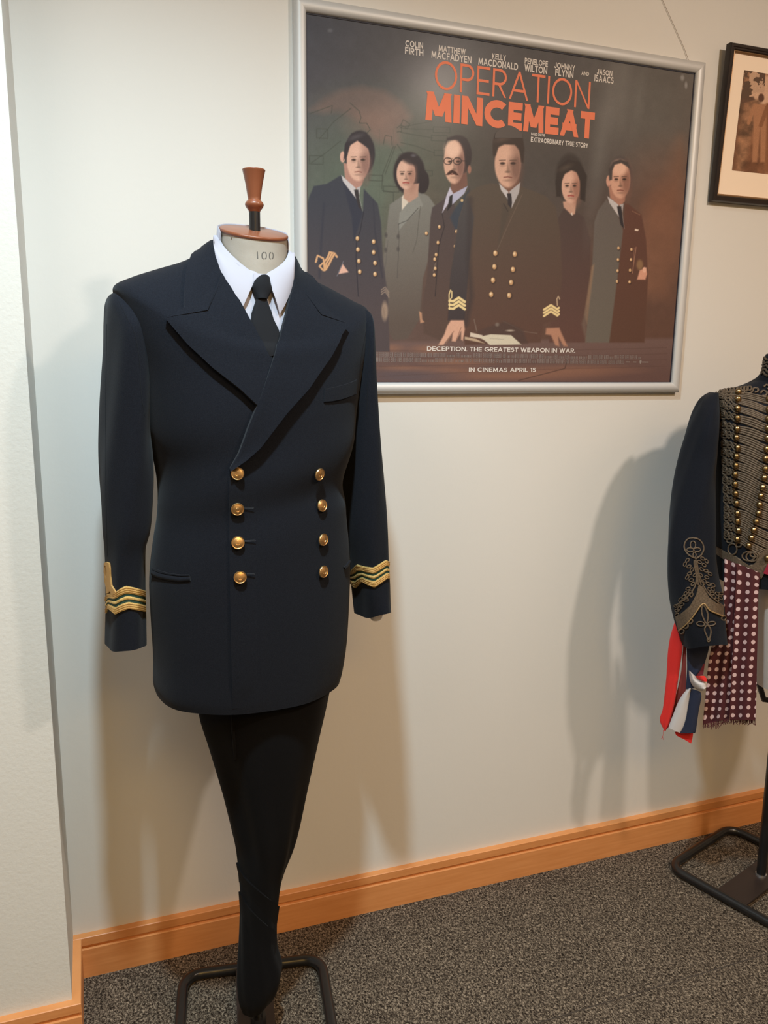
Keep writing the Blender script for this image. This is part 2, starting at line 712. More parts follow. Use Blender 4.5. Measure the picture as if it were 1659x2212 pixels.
def vnoise(U, V_, cell, seed=0, octaves=3):
    out = 0
    amp = 1
    tot = 0
    for o in range(octaves):
        r = np.random.RandomState(seed + o)
        G = r.rand(260, 260)
        x = U / cell + 40
        y = V_ / cell + 40
        xi = np.floor(x).astype(int) % 258
        yi = np.floor(y).astype(int) % 258
        fx = x - np.floor(x)
        fy = y - np.floor(y)
        fx = fx * fx * (3 - 2 * fx)
        fy = fy * fy * (3 - 2 * fy)
        out = out + amp * ((G[yi, xi] * (1 - fx) + G[yi, xi + 1] * fx) * (1 - fy) + (G[yi + 1, xi] * (1 - fx) + G[yi + 1, xi + 1] * fx) * fy)
        tot += amp
        amp *= .5
        cell /= 2
    return out / tot


class Paint:
    def __init__(s, U, V_, base):
        s.U, s.V = U, V_
        s.C = np.ones(U.shape + (3,)) * np.array(base, float)

    def _mix(s, a, col):
        a = np.clip(a, 0, 1)[..., None]
        s.C = s.C * (1 - a) + np.array(col, float) * a

    def _win(s, x0, x1, y0, y1):
        m_ = (s.U > x0) & (s.U < x1) & (s.V > y0) & (s.V < y1)
        if not m_.any():
            return None
        r = np.where(m_.any(1))[0]
        c = np.where(m_.any(0))[0]
        return slice(r[0], r[-1] + 1), slice(c[0], c[-1] + 1)

    def blob(s, cx, cy, rx, ry, col, al=1, soft=.15, rot=0):
        R = max(rx, ry) * (1 + soft) + 2
        w_ = s._win(cx - R, cx + R, cy - R, cy + R)
        if w_ is None:
            return
        x = s.U[w_] - cx
        y = s.V[w_] - cy
        c, sn = cos(radians(rot)), sin(radians(rot))
        q = np.sqrt(((x * c + y * sn) / rx) ** 2 + ((-x * sn + y * c) / ry) ** 2)
        a = al * np.clip((1 + soft - q) / (2 * soft + 1e-6), 0, 1)
        a = a * a * (3 - 2 * a) if al == 1 else a
        a = np.clip(a, 0, 1)[..., None]
        s.C[w_] = s.C[w_] * (1 - a) + np.array(col, float) * a

    def poly(s, pts, col, al=1, soft=1.2, col2=None, grad=None):
        P = np.array(pts, float)
        x0, y0 = P.min(0) - soft - 1
        x1, y1 = P.max(0) + soft + 1
        w_ = s._win(x0, x1, y0, y1)
        if w_ is None:
            return
        X = s.U[w_]
        Y = s.V[w_]
        ins = np.zeros(X.shape, bool)
        D = np.full(X.shape, 1e9)
        for i in range(len(P)):
            ax, ay = P[i]
            bx, by = P[(i + 1) % len(P)]
            if ay != by:
                c_ = ((ay > Y) != (by > Y)) & (X < (bx - ax) * (Y - ay) / (by - ay) + ax)
                ins ^= c_
            L = (bx - ax) ** 2 + (by - ay) ** 2 + 1e-9
            t = np.clip(((X - ax) * (bx - ax) + (Y - ay) * (by - ay)) / L, 0, 1)
            D = np.minimum(D, np.hypot(X - ax - t * (bx - ax), Y - ay - t * (by - ay)))
        sd = np.where(ins, D, -D)
        a = al * np.clip(.5 + sd / (2 * soft), 0, 1)
        a = a[..., None]
        cc = np.array(col, float)
        if col2 is not None:
            t = np.clip((Y - grad[0]) / (grad[1] - grad[0]), 0, 1)[..., None]
            cc = cc * (1 - t) + np.array(col2, float) * t
        s.C[w_] = s.C[w_] * (1 - a) + cc * a

    def line(s, pts, wd, col, al=1, soft=.8):
        P = np.array(pts, float)
        x0, y0 = P.min(0) - wd - soft - 1
        x1, y1 = P.max(0) + wd + soft + 1
        w_ = s._win(x0, x1, y0, y1)
        if w_ is None:
            return
        X = s.U[w_]
        Y = s.V[w_]
        D = np.full(X.shape, 1e9)
        for (ax, ay), (bx, by) in zip(P, P[1:]):
            L = (bx - ax) ** 2 + (by - ay) ** 2 + 1e-9
            t = np.clip(((X - ax) * (bx - ax) + (Y - ay) * (by - ay)) / L, 0, 1)
            D = np.minimum(D, np.hypot(X - ax - t * (bx - ax), Y - ay - t * (by - ay)))
        a = (al * np.clip(.5 + (wd / 2 - D) / (2 * soft), 0, 1))[..., None]
        s.C[w_] = s.C[w_] * (1 - a) + np.array(col, float) * a


def to_lin(C):
    c = np.clip(C / 255, 0, 1)
    return np.where(c <= .04045, c / 12.92, ((c + .055) / 1.055) ** 2.4)


def print_mesh(name, X, Z, Y, C, k, m, parent):
    nz, nx = X.shape
    co = np.stack([X, np.full_like(X, Y), Z], -1).reshape(-1, 3)
    idx = np.arange(nz * nx).reshape(nz, nx)
    f = np.stack([idx[:-1, :-1], idx[:-1, 1:], idx[1:, 1:], idx[1:, :-1]], -1).reshape(-1, 4)
    me = bpy.data.meshes.new(name)
    me.vertices.add(len(co))
    me.vertices.foreach_set('co', co.ravel())
    me.loops.add(f.size)
    me.loops.foreach_set('vertex_index', f.ravel().astype(np.int32))
    me.polygons.add(len(f))
    me.polygons.foreach_set('loop_start', (np.arange(len(f)) * 4).astype(np.int32))
    me.update(calc_edges=True)
    at = me.color_attributes.new('print', 'FLOAT_COLOR', 'POINT')
    L = to_lin(C) * k
    rgba = np.ones((nz * nx, 4), np.float32)
    rgba[:, :3] = L.reshape(-1, 3)
    at.data.foreach_set('color', rgba.ravel())
    return link(name, me, m, parent, False)


X, Z, U, V_ = painter_grid(760, 580, PX0 - .001, PX1 + .001, PZ0 - .001, PZ1 + .001, Yp)
p = Paint(U, V_, (82, 80, 82))
# broad ground tones of the printed backdrop, with the cover's reflected haze painted in
tx = np.clip((U - 660) / 840, 0, 1)[..., None]
ty = np.clip((V_ - 60) / 760, 0, 1)[..., None]
TL, TR, BL, BR = map(lambda c: np.array(c, float), ((72, 75, 86), (98, 94, 92), (104, 88, 84), (96, 66, 54)))
p.C = (TL * (1 - tx) + TR * tx) * (1 - ty) + (BL * (1 - tx) + BR * tx) * ty
p.blob(1000, 170, 330, 170, (78, 76, 78), .6, .6)
p.blob(800, 420, 190, 170, (92, 104, 92), .85, .6)
p.blob(950, 400, 100, 150, (100, 104, 90), .6, .7)
p.blob(1100, 400, 170, 220, (74, 68, 64), .7, .5)
p.blob(1230, 380, 120, 160, (76, 72, 70), .6, .6)
p.blob(1400, 230, 120, 120, (104, 102, 99), .7, .7)
p.blob(1300, 700, 260, 200, (98, 72, 62), .6, .6)
p.blob(900, 620, 70, 170, (92, 72, 66), .8, .6)
# land mass on the pinned chart, with jagged coast
p.poly([(668, 238), (700, 214), (735, 196), (780, 188), (830, 196), (868, 222), (888, 252), (874, 268), (858, 276), (862, 296), (868, 312), (850, 318), (836, 306), (822, 308), (806, 296), (796, 280), (784, 268), (772, 262), (758, 250), (735, 240), (700, 244)], (118, 98, 92), .75, 9)
p.blob(812, 262, 48, 34, (138, 110, 100), .6, .9)
p.blob(760, 215, 60, 18, (100, 90, 88), .5, .9)
p.poly([(1446, 380), (1456, 330), (1470, 300), (1480, 330), (1478, 420), (1470, 560), (1440, 640), (1380, 640), (1370, 540), (1395, 450), (1430, 400)], (140, 98, 76), .5, 22)
p.blob(1420, 440, 60, 90, (128, 88, 70), .45, .8)
n1 = vnoise(U, V_, 60, 3)
n2 = vnoise(U, V_, 14, 9)
p.C *= (1 + .10 * (n1 - .5) + .07 * (n2 - .5))[..., None]
# chart lines and empty label boxes
ink = (66, 70, 64)
for l in ([(668, 246), (718, 228), (716, 244)], [(690, 300), (722, 262), (758, 234)], [(672, 352), (704, 330), (735, 305)], [(756, 222), (776, 240), (780, 254), (776, 266)],
          [(776, 266), (792, 266), (800, 280), (790, 290)], [(828, 312), (832, 293), (846, 295), (847, 314)], [(871, 258), (885, 268), (880, 278), (866, 270), (871, 258)],
          [(858, 276), (866, 270), (868, 284), (858, 285)], [(864, 276), (900, 268), (935, 262)], [(870, 278), (935, 280)], [(866, 286), (900, 292), (935, 298)], [(866, 308), (900, 316), (938, 330)],
          [(850, 316), (826, 378), (825, 408)], [(854, 316), (832, 376)], [(858, 312), (872, 332)], [(826, 411), (850, 416), (850, 440)]):
    p.line(l, 1.6, ink, .75)
for (x, y, ww, h) in ((797, 378, 30, 12), (828, 402, 34, 12), (936, 274, 36, 12), (932, 292, 34, 12), (938, 324, 24, 12), (916, 368, 18, 11), (684, 278, 24, 20), (668, 336, 30, 18)):
    p.line([(x, y), (x + ww, y + 1), (x + ww, y + h + 1), (x, y + h), (x, y)], 1.6, ink, .8)
for k in range(9):
    x = 670 + 30 * k
    p.line([(x, 280), (x + 1, 700)], 1.0, (78, 86, 78), .35)
for y in (350, 400, 446):
    p.line([(664, y), (950, y + 4)], 1.0, (78, 86, 78), .35)

# table top planks in the foreground
p.poly([(600, 742), (1500, 730), (1500, 840), (600, 840)], (110, 88, 84), .9, 4, (98, 74, 70), (740, 830))
for (x, y, rx, ry) in ((840, 752, 26, 7), (925, 754, 30, 8), (990, 782, 60, 8), (870, 796, 40, 5), (1100, 812, 150, 8), (1240, 800, 110, 9), (700, 760, 50, 8), (960, 800, 70, 6)):
    p.blob(x, y, rx, ry, (146, 104, 84), .6, .7)
p.blob(880, 812, 90, 12, (92, 80, 84), .8, .6)
for y, s_ in ((757, 0), (770, 4), (783, 9), (797, 16)):
    p.line([(820, y + s_), (1100, y + 3), (1440, y - 6)], 1.0, (84, 62, 56), .5)
p.line([(1120, 822), (1220, 796), (1225, 780)], 1.6, (70, 52, 48), .8)


def tunic(pts, c1, c2, g0, g1):
    p.poly(pts, c1, 1, 1.6, c2, (g0, g1))


def face(cx, cy, rx, ry, skin, dark, side=1, eye=.02, wo=False):
    """plain printed face lit from one side"""
    p.blob(cx, cy, rx, ry, skin, 1, .08)
    p.blob(cx + side * rx * .62, cy + ry * .10, rx * .48, ry * .86, dark, .75, .55)
    p.blob(cx, cy - ry * .45, rx * .55, ry * .22, tuple(min(255, c + 12) for c in skin), .6, .8)
    sh = tuple(c * .55 for c in skin)
    for s_ in (-1, 1):
        ex = cx + s_ * rx * .40
        p.line([(ex - rx * .24, cy - ry * .15), (ex + rx * .22, cy - ry * .16)], 1.8, tuple(c * .42 for c in skin), .85)
        p.blob(ex, cy - ry * .02, rx * .19, ry * .055, (62, 48, 44), .95, .4)
        p.blob(ex, cy + ry * .07, rx * .2, ry * .05, sh, .35, .7)
    p.poly([(cx - 1, cy - ry * .05), (cx + rx * .16, cy + ry * .30), (cx - rx * .1, cy + ry * .33)], sh, .45, 1.5)
    p.blob(cx, cy + ry * .34, rx * .2, ry * .045, sh, .8, .5)
    p.line([(cx - rx * .30, cy + ry * .57), (cx, cy + ry * .55), (cx + rx * .30, cy + ry * .58)], 2.0 if not wo else 3.0, (112, 62, 56) if not wo else (150, 70, 66), .9)
    p.blob(cx, cy + ry * .70, rx * .3, ry * .05, sh, .4, .7)


def collar(l, r, kn, end):
    """white shirt wings and dark tie: l, r outer neck points, kn knot, end tie end"""
    W_ = (190, 184, 186)
    p.poly([l, (kn[0] - 1, kn[1] - 4), (kn[0] - 2, kn[1] + 10), (end[0] - 2, end[1] - 14), (l[0] + 4, l[1] + 14)], W_, 1, 1)
    p.poly([r, (kn[0] + 1, kn[1] - 4), (kn[0] + 6, kn[1] + 8), (end[0] + 2, end[1]), (r[0] - 3, r[1] + 22)], (172, 166, 168), 1, 1)
    p.poly([(kn[0] - 4, kn[1]), (kn[0] + 5, kn[1]), (kn[0] + 7, kn[1] + 20), (end[0] + 1, end[1]), (end[0] - 6, end[1] - 8), (kn[0] - 2, kn[1] + 12)], (52, 48, 52), 1, 1)


GB = (212, 172, 128)


def gbuttons(L, r=4.2):
    for x, y in L:
        p.blob(x + .8, y + 1.2, r * 1.1, r * 1.3, (48, 38, 36), .7, .4)
        p.blob(x, y, r * .9, r * 1.15, (190, 148, 108), 1, .25)
        p.blob(x - r * .2, y - r * .3, r * .45, r * .6, (232, 206, 170), .9, .5)


# grey tailored woman
tunic([(828, 562), (838, 470), (842, 442), (862, 428), (872, 420), (900, 410), (926, 424), (940, 444), (938, 520), (914, 600), (906, 690), (880, 732), (850, 735), (832, 700), (826, 640)], (120, 119, 114), (92, 80, 74), 430, 700)
p.poly([(868, 426), (872, 420), (890, 428), (868, 462)], (204, 192, 178), 1, 1)
p.poly([(860, 500), (863, 460), (890, 428), (904, 420), (914, 444), (880, 476)], (132, 131, 126), 1, 1.2)
p.line([(861, 484), (880, 476), (903, 450)], 1.6, (78, 76, 74), .9)
p.line([(861, 484), (862, 520), (858, 600)], 1.4, (80, 76, 74), .8)
p.line([(908, 446), (900, 520), (892, 545)], 1.6, (86, 82, 78), .7)
p.line([(838, 520), (826, 640)], 1.4, (86, 82, 80), .6)
gb = [(834, 508), (860, 511), (833, 540), (860, 538)]
for x, y in gb:
    p.blob(x, y, 3, 5, (74, 70, 70), .8, .5)
p.blob(884, 374, 34, 46, (46, 40, 44), 1, .08)
p.blob(912, 392, 15, 26, (46, 40, 44), 1, .1)
p.poly([(872, 400), (905, 396), (903, 425), (884, 438), (872, 428)], (176, 138, 122), 1, 1.5)
face(877, 376, 20.5, 33, (206, 166, 148), (150, 108, 94), 1, wo=True)
p.blob(886, 345, 22, 9, (46, 40, 44), .9, .4, 20)
p.blob(893, 336, 5, 3, (110, 108, 116), .6, .6)

# young officer, left
tunic([(600, 640), (664, 440), (668, 425), (678, 402), (706, 397), (724, 386), (737, 378), (764, 420), (784, 456), (786, 408), (801, 424), (816, 440), (823, 480), (827, 560), (838, 640), (842, 760), (600, 760)], (58, 61, 71), (80, 70, 72), 420, 680)
p.poly([(740, 392), (752, 395), (784, 458), (778, 480), (764, 520), (760, 470)], (48, 52, 66), .8, 2)
p.line([(786, 456), (778, 500), (770, 520), (769, 560), (774, 640)], 1.5, (36, 36, 46), .8)
p.line([(700, 440), (694, 520), (690, 600)], 3, (44, 48, 62), .6, 3)
p.line([(806, 430), (810, 500), (826, 600)], 2, (48, 50, 62), .6, 2)
p.blob(777, 332, 33, 50, (50, 46, 52), 1, .07)
p.blob(740, 339, 5.5, 12, (206, 160, 144), 1, .2)
p.poly([(742, 352), (795, 360), (782, 400), (772, 410), (746, 392)], (170, 128, 116), 1, 1.5)
face(774, 346, 25, 45, (210, 168, 150), (120, 88, 82), 1)
p.poly([(742, 346), (745, 312), (760, 288), (790, 286), (806, 312), (803, 344), (797, 322), (784, 312), (772, 304), (756, 314), (750, 336)], (50, 46, 52), 1, 1.6)
p.blob(768, 296, 16, 5, (96, 92, 96), .5, .7, -20)
collar((737, 378), (779, 402), (769, 410), (781, 456))
gbuttons([(772, 515), (807, 522), (773, 539), (807, 545), (775, 564), (810, 568), (777, 587), (810, 592)])
LC = (206, 158, 118)
for o in (0, 5, 10):
    p.line([(701 + o * .3, 584 - o * .2), (700 + o, 566 + o * .6), (708 + o, 556), (712 + o * 1.1, 545 + o * .3), (722 + o * .6, 547 + o * .8)], 4.2, LC, 1)
    p.line([(704 + o * .3, 584), (703 + o, 567 + o * .6), (711 + o, 557), (715 + o * 1.1, 547)], .9, (120, 84, 66), .7, .5)
p.line([(684, 562), (682, 566), (686, 552), (698, 558), (700, 566), (690, 575), (698, 584)], 3.8, LC, 1)
p.poly([(731, 592), (740, 570), (753, 588)], (214, 168, 150), 1, 1.3)
p.line([(728, 596), (742, 564)], 1.6, (120, 118, 128), .8)
# the same officer's other cuff and hand, low by the skirt
for o in (0, 5, 10):
    p.line([(824, 626 + o), (832, 620 + o), (840, 632 + o)], 2.2, (150, 130, 116), .8)
p.blob(831, 672, 7, 20, (160, 136, 118), .85, .3)
p.line([(829, 665), (830, 690)], 1.2, (112, 92, 82), .7)

# moustached officer
tunic([(922, 600), (930, 470), (934, 448), (960, 430), (972, 408), (990, 470), (1014, 402), (1030, 470), (1012, 560), (985, 690), (950, 735), (915, 720), (912, 660)], (76, 68, 70), (88, 70, 64), 430, 700)
p.poly([(972, 470), (982, 452), (1012, 410), (1018, 440), (1000, 480), (990, 510)], (58, 66, 78), .9, 2.5)
p.line([(955, 460), (960, 490), (948, 530), (940, 640)], 1.5, (46, 42, 46), .8)
p.blob(993, 335, 26, 42, (56, 48, 50), 1, .08)
p.poly([(974, 388), (1008, 372), (1010, 400), (984, 424), (974, 416)], (118, 86, 76), 1, 1.5)
face(981, 350, 22.5, 47, (208, 166, 146), (108, 76, 70), 1)
p.blob(978, 322, 17, 18, (226, 188, 168), 1, .4)
p.poly([(960, 318), (966, 304), (990, 300), (1004, 320), (1005, 352), (1014, 366), (1018, 330), (1008, 300), (986, 292), (966, 298)], (56, 48, 50), 1, 2)
for cx in (967.5, 988):
    th = np.linspace(0, 2 * pi, 18)
    p.line(list(zip(cx + 8.5 * np.cos(th), 348 + 7.5 * np.sin(th))), 1.6, (44, 36, 36), .95, .6)
p.line([(976, 347), (980, 347)], 1.6, (44, 36, 36), 1)
p.line([(997, 347), (1008, 348)], 1.6, (44, 36, 36), 1)
p.poly([(963, 378), (970, 370), (977, 367), (984, 370), (991, 379), (984, 378), (977, 374), (970, 378)], (66, 42, 38), 1, 1.2)
p.blob(1014, 366, 4, 9, (150, 108, 94), 1, .3)
p.poly([(972, 404), (980, 420), (966, 444), (955, 460), (964, 424)], (186, 182, 200), 1, 1)
p.poly([(976, 420), (1010, 402), (1003, 418), (977, 442)], (172, 172, 196), 1, 1)
p.poly([(971, 424), (978, 420), (976, 444), (966, 456)], (44, 42, 46), 1, 1)
gbuttons([(949, 490), (946, 524), (942, 550), (939, 560), (986, 500), (983, 532), (981, 560), (938, 594), (940, 580), (921, 504)], 3.4)
p.blob(998, 433, 3, 3, (206, 176, 132), 1, .4)
p.line([(941, 568), (936, 586)], 1.2, (150, 132, 112), .6)
p.poly([(905, 672), (911, 676), (912, 690), (917, 696), (908, 698)], (186, 140, 112), .9, 1.2)

# dark dressed woman and grey-haired officer, right
tunic([(1186, 740), (1196, 560), (1206, 470), (1222, 444), (1238, 452), (1262, 470), (1276, 520), (1270, 740)], (78, 66, 64), (94, 68, 62), 450, 720)
p.blob(1231, 384, 31, 52, (62, 56, 54), 1, .15)
p.poly([(1216, 436), (1246, 430), (1242, 462), (1236, 465), (1218, 448)], (190, 150, 132), 1, 1.5)
face(1233, 402, 20, 37, (208, 166, 148), (140, 96, 82), 1, wo=True)
p.poly([(1211, 425), (1213, 392), (1220, 376), (1234, 368), (1246, 372), (1253, 390), (1253, 430), (1264, 436), (1268, 380), (1252, 350), (1226, 344), (1206, 360), (1200, 395), (1202, 425)], (56, 49, 47), 1, 1.8)
p.blob(1222, 362, 14, 5, (96, 84, 76), .5, .7, -25)
p.poly([(1232, 462), (1236, 459), (1237, 466)], (220, 210, 200), .9, 1)
tunic([(1264, 740), (1278, 600), (1284, 480), (1292, 455), (1310, 430), (1334, 462), (1346, 500), (1336, 600), (1318, 740)], (100, 93, 90), (104, 96, 88), 450, 700)
tunic([(1346, 500), (1350, 440), (1356, 440), (1386, 464), (1396, 520), (1400, 600), (1392, 740), (1316, 740), (1334, 600)], (96, 66, 58), (92, 66, 56), 450, 700)
p.poly([(1262, 680), (1278, 575), (1284, 570), (1268, 700)], (140, 116, 96), .8, 2)
p.poly([(1256, 700), (1268, 660), (1266, 740)], (112, 96, 86), .7, 3)
p.blob(1340, 382, 26, 44, (84, 76, 76), 1, .1)
p.blob(1315, 391, 5.5, 12, (200, 152, 134), 1, .2)
p.poly([(1314, 400), (1352, 410), (1350, 434), (1340, 446), (1318, 428)], (168, 122, 106), 1, 1.5)
face(1340, 388, 21.5, 41, (204, 158, 138), (126, 88, 76), 1)
p.blob(1338, 362, 16, 16, (222, 180, 160), 1, .4)
p.poly([(1316, 390), (1315, 366), (1324, 350), (1340, 344), (1356, 350), (1362, 366), (1355, 360), (1342, 352), (1328, 356), (1323, 368), (1322, 388)], (74, 67, 66), 1, 1.5)
collar((1312, 424), (1347, 440), (1337, 446), (1347, 494))
gbuttons([(1336, 536), (1364, 539), (1335, 561), (1363, 561), (1334, 585), (1361, 584), (1333, 608), (1360, 609)], 3)
p.line([(1374, 534), (1366, 590)], 1.4, (176, 132, 110), .8)
p.line([(1370, 536), (1368, 566)], 1.2, (150, 110, 92), .7)
p.blob(1382, 572, 7, 11, (134, 104, 78), 1, .4)
p.poly([(1376, 604), (1382, 584), (1396, 578), (1398, 592), (1394, 604)], (206, 152, 130), 1, 1.5)
p.blob(1392, 583, 4, 6, (220, 172, 150), 1, .3)
p.poly([(1372, 494), (1380, 496), (1378, 499), (1371, 498)], (226, 206, 190), 1, 1)
p.line([(1366, 456), (1382, 464)], 1.4, (150, 116, 96), .7)

# broad officer leaning on the table, centre
tunic([(965, 690), (972, 600), (984, 520), (992, 470), (1008, 420), (1030, 404), (1060, 396), (1078, 398), (1100, 442), (1124, 402), (1150, 412), (1180, 424), (1200, 446), (1210, 500), (1214, 600), (1206, 690), (1174, 700), (1168, 740), (1004, 745), (1000, 700)], (86, 76, 68), (92, 68, 60), 420, 720)
tunic([(967, 692), (972, 600), (984, 520), (992, 470), (1010, 420), (1024, 470), (1014, 560), (1004, 692)], (74, 72, 74), (66, 58, 60), 420, 690)
p.line([(1016, 430), (1012, 560), (1018, 640), (1006, 700)], 9, (60, 54, 56), .7, 6)
p.poly([(1086, 440), (1104, 450), (1090, 490), (1076, 540)], (78, 70, 64), .7, 3)
p.line([(1128, 420), (1096, 490), (1074, 540)], 1.6, (110, 94, 84), .7)
p.line([(1088, 440), (1097, 456)], 2, (60, 52, 50), .8)
p.blob(1098, 322, 33, 48, (60, 50, 46), 1, .08)
p.poly([(1080, 388), (1122, 378), (1122, 400), (1100, 422), (1084, 404)], (120, 88, 76), 1, 1.6)
face(1097, 354, 28.5, 51, (206, 164, 144), (104, 76, 68), 1)
p.poly([(1065, 335), (1064, 305), (1070, 288), (1090, 272), (1112, 272), (1128, 290), (1133, 320), (1131, 352), (1126, 350), (1123, 324), (1112, 313), (1090, 312), (1076, 318), (1071, 336)], (60, 50, 46), 1, 2)
p.blob(1086, 300, 16, 5, (104, 88, 80), .5, .8, -15)
collar((1078, 396), (1124, 394), (1099, 418), (1103, 450))
gbuttons([(1070, 547), (1112, 549), (1068, 576), (1108, 582), (1065, 605), (1104, 610), (1061, 636), (1100, 638)], 5)
YL = (226, 200, 146)
for o in (0, 8, 16):
    p.line([(971, 650 + o), (979, 651 + o), (991, 643 + o), (1004, 652 + o)], 5.4, YL, 1)
    p.line([(1175, 669 + o * .85), (1190, 659 + o * .85), (1204, 668 + o * .85), (1207, 665 + o * .85)], 4.8, YL, 1)
p.line([(972, 648), (976, 642), (976, 630), (973, 627), (970, 636), (971, 668)], 2.4, YL, 1)
p.line([(1204, 660), (1203, 646), (1206, 640), (1209, 646)], 2.2, (196, 170, 140), .9)
SK = (206, 160, 138)
p.poly([(974, 692), (1002, 692), (1004, 712), (1000, 736), (996, 734), (996, 716), (984, 738), (976, 737), (978, 718), (958, 745), (947, 745), (960, 722), (966, 704)], SK, 1, 1.6)
p.line([(980, 716), (964, 742)], 1.6, (150, 108, 92), .8)
p.line([(996, 708), (986, 734)], 1.6, (140, 100, 86), .8)
p.poly([(1180, 709), (1208, 708), (1214, 722), (1226, 748), (1218, 748), (1206, 728), (1208, 748), (1200, 746), (1190, 724), (1178, 722)], (172, 126, 104), 1, 2)
p.line([(1024, 690), (1030, 716)], 2.2, (122, 106, 96), .8)
p.line([(1088, 694), (1108, 704), (1130, 716), (1160, 720)], 1.6, (120, 102, 92), .7)
p.poly([(1030, 716), (1090, 694), (1130, 712), (1140, 742), (1060, 742)], (80, 64, 60), .8, 3)
p.blob(1074, 701, 4, 4, (124, 112, 104), .8, .5)
p.blob(1102, 714, 8, 2, (190, 176, 160), .8, .6)
p.poly([(1016, 718), (1042, 724), (1044, 732), (1015, 727)], (206, 190, 174), 1, 1)
p.poly([(1034, 728), (1060, 722), (1104, 724), (1126, 744), (1058, 745), (1046, 735)], (202, 192, 172), 1, 1)
p.poly([(1004, 727), (1028, 732), (1048, 742), (1004, 733)], (180, 156, 132), 1, 1)
p.line([(1058, 731), (1088, 733)], 1.2, (160, 150, 136), .8)
# soft glare streaks painted into the print, small pale marks, fine printed grain
for (x, y, ww, h, a) in ((1300, 300, 14, 150, .35), (1345, 170, 20, 90, .4), (1380, 210, 10, 60, .3)):
    p.blob(x, y, ww, h, (132, 130, 128), a, .8, 8)
p.blob(1474, 168, 4, 6, (168, 168, 170), .6, .5)
p.blob(1482, 184, 3, 7, (168, 168, 170), .6, .5)
p.blob(713, 66, 5, 4, (120, 122, 130), .5, .6)
p.C *= (1 + .05 * (rng.rand(*U.shape) - .5))[..., None]
POSTER_K = 1.0
printed = print_mesh('printed_sheet', X, Z, Yp, p.C, POSTER_K, attr_mat('poster_print', .5, .10, .15), poster)

# ---- lettering: strokes of a plain geometric alphabet
T_ = {}
arc = lambda cx, cy, rx, ry, a0, a1: ('a', cx, cy, rx, ry, a0, a1)
ln = lambda *q: ('l',) + q
T_['A'] = (.92, [ln(0, 0, .5, 1), ln(1, 0, .5, 1), ln(.17, .30, .83, .30)])
T_['B'] = (.62, [ln(0, 0, 0, 1), ln(0, 1, .5, 1), ln(0, .53, .55, .53), ln(0, 0, .55, 0), arc(.5, .765, .42, .235, -90, 90), arc(.55, .265, .45, .265, -90, 90)])
T_['C'] = (.88, [arc(.58, .5, .58, .5, 48, 312)])
T_['D'] = (.80, [ln(0, 0, 0, 1), ln(0, 1, .4, 1), ln(0, 0, .4, 0), arc(.4, .5, .6, .5, -90, 90)])
T_['E'] = (.56, [ln(0, 0, 0, 1), ln(0, 1, 1, 1), ln(0, .5, .9, .5), ln(0, 0, 1, 0)])
T_['F'] = (.52, [ln(0, 0, 0, 1), ln(0, 1, 1, 1), ln(0, .52, .9, .52)])
T_['G'] = (.95, [arc(.55, .5, .55, .5, 48, 360), ln(.6, .5, 1.1, .5)])
T_['H'] = (.72, [ln(0, 0, 0, 1), ln(1, 0, 1, 1), ln(0, .52, 1, .52)])
T_['I'] = (.0, [ln(0, 0, 0, 1)])
T_['J'] = (.42, [ln(1, .28, 1, 1), arc(.45, .28, .55, .28, 180, 360)])
T_['K'] = (.68, [ln(0, 0, 0, 1), ln(0, .40, .95, 1), ln(.25, .55, 1, 0)])
T_['L'] = (.50, [ln(0, 0, 0, 1), ln(0, 0, 1, 0)])
T_['M'] = (.98, [ln(0, 0, .08, 1), ln(.08, 1, .5, .05), ln(.5, .05, .92, 1), ln(1, 0, .92, 1)])
T_['N'] = (.76, [ln(0, 0, 0, 1), ln(0, 1, 1, 0), ln(1, 0, 1, 1)])
T_['O'] = (1.0, [arc(.5, .5, .5, .5, 0, 360)])
T_['P'] = (.60, [ln(0, 0, 0, 1), ln(0, 1, .5, 1), ln(0, .45, .5, .45), arc(.5, .725, .5, .275, -90, 90)])
T_['R'] = (.62, [ln(0, 0, 0, 1), ln(0, 1, .5, 1), ln(0, .46, .5, .46), arc(.5, .73, .5, .27, -90, 90), ln(.42, .46, 1, 0)])
T_['S'] = (.56, [arc(.5, .745, .46, .255, 25, 250), arc(.5, .265, .5, .265, -155, 88)])
T_['T'] = (.62, [ln(.5, 0, .5, 1), ln(0, 1, 1, 1)])
T_['U'] = (.68, [ln(0, .35, 0, 1), ln(1, .35, 1, 1), arc(.5, .35, .5, .35, 180, 360)])
T_['V'] = (.84, [ln(0, 1, .5, 0), ln(1, 1, .5, 0)])
T_['W'] = (1.25, [ln(0, 1, .26, 0), ln(.26, 0, .5, 1), ln(.5, 1, .74, 0), ln(.74, 0, 1, 1)])
T_['X'] = (.76, [ln(0, 0, 1, 1), ln(1, 0, 0, 1)])
T_['Y'] = (.76, [ln(0, 1, .5, .45), ln(1, 1, .5, .45), ln(.5, 0, .5, .5)])
T_['1'] = (.2, [ln(1, 0, 1, 1), ln(0, .8, 1, 1)])
T_['5'] = (.55, [ln(.1, 1, .95, 1), ln(.1, .52, .1, 1), arc(.42, .32, .52, .32, -150, 115)])
T_['.'] = (.0, [ln(0, -.02, 0, .02)])


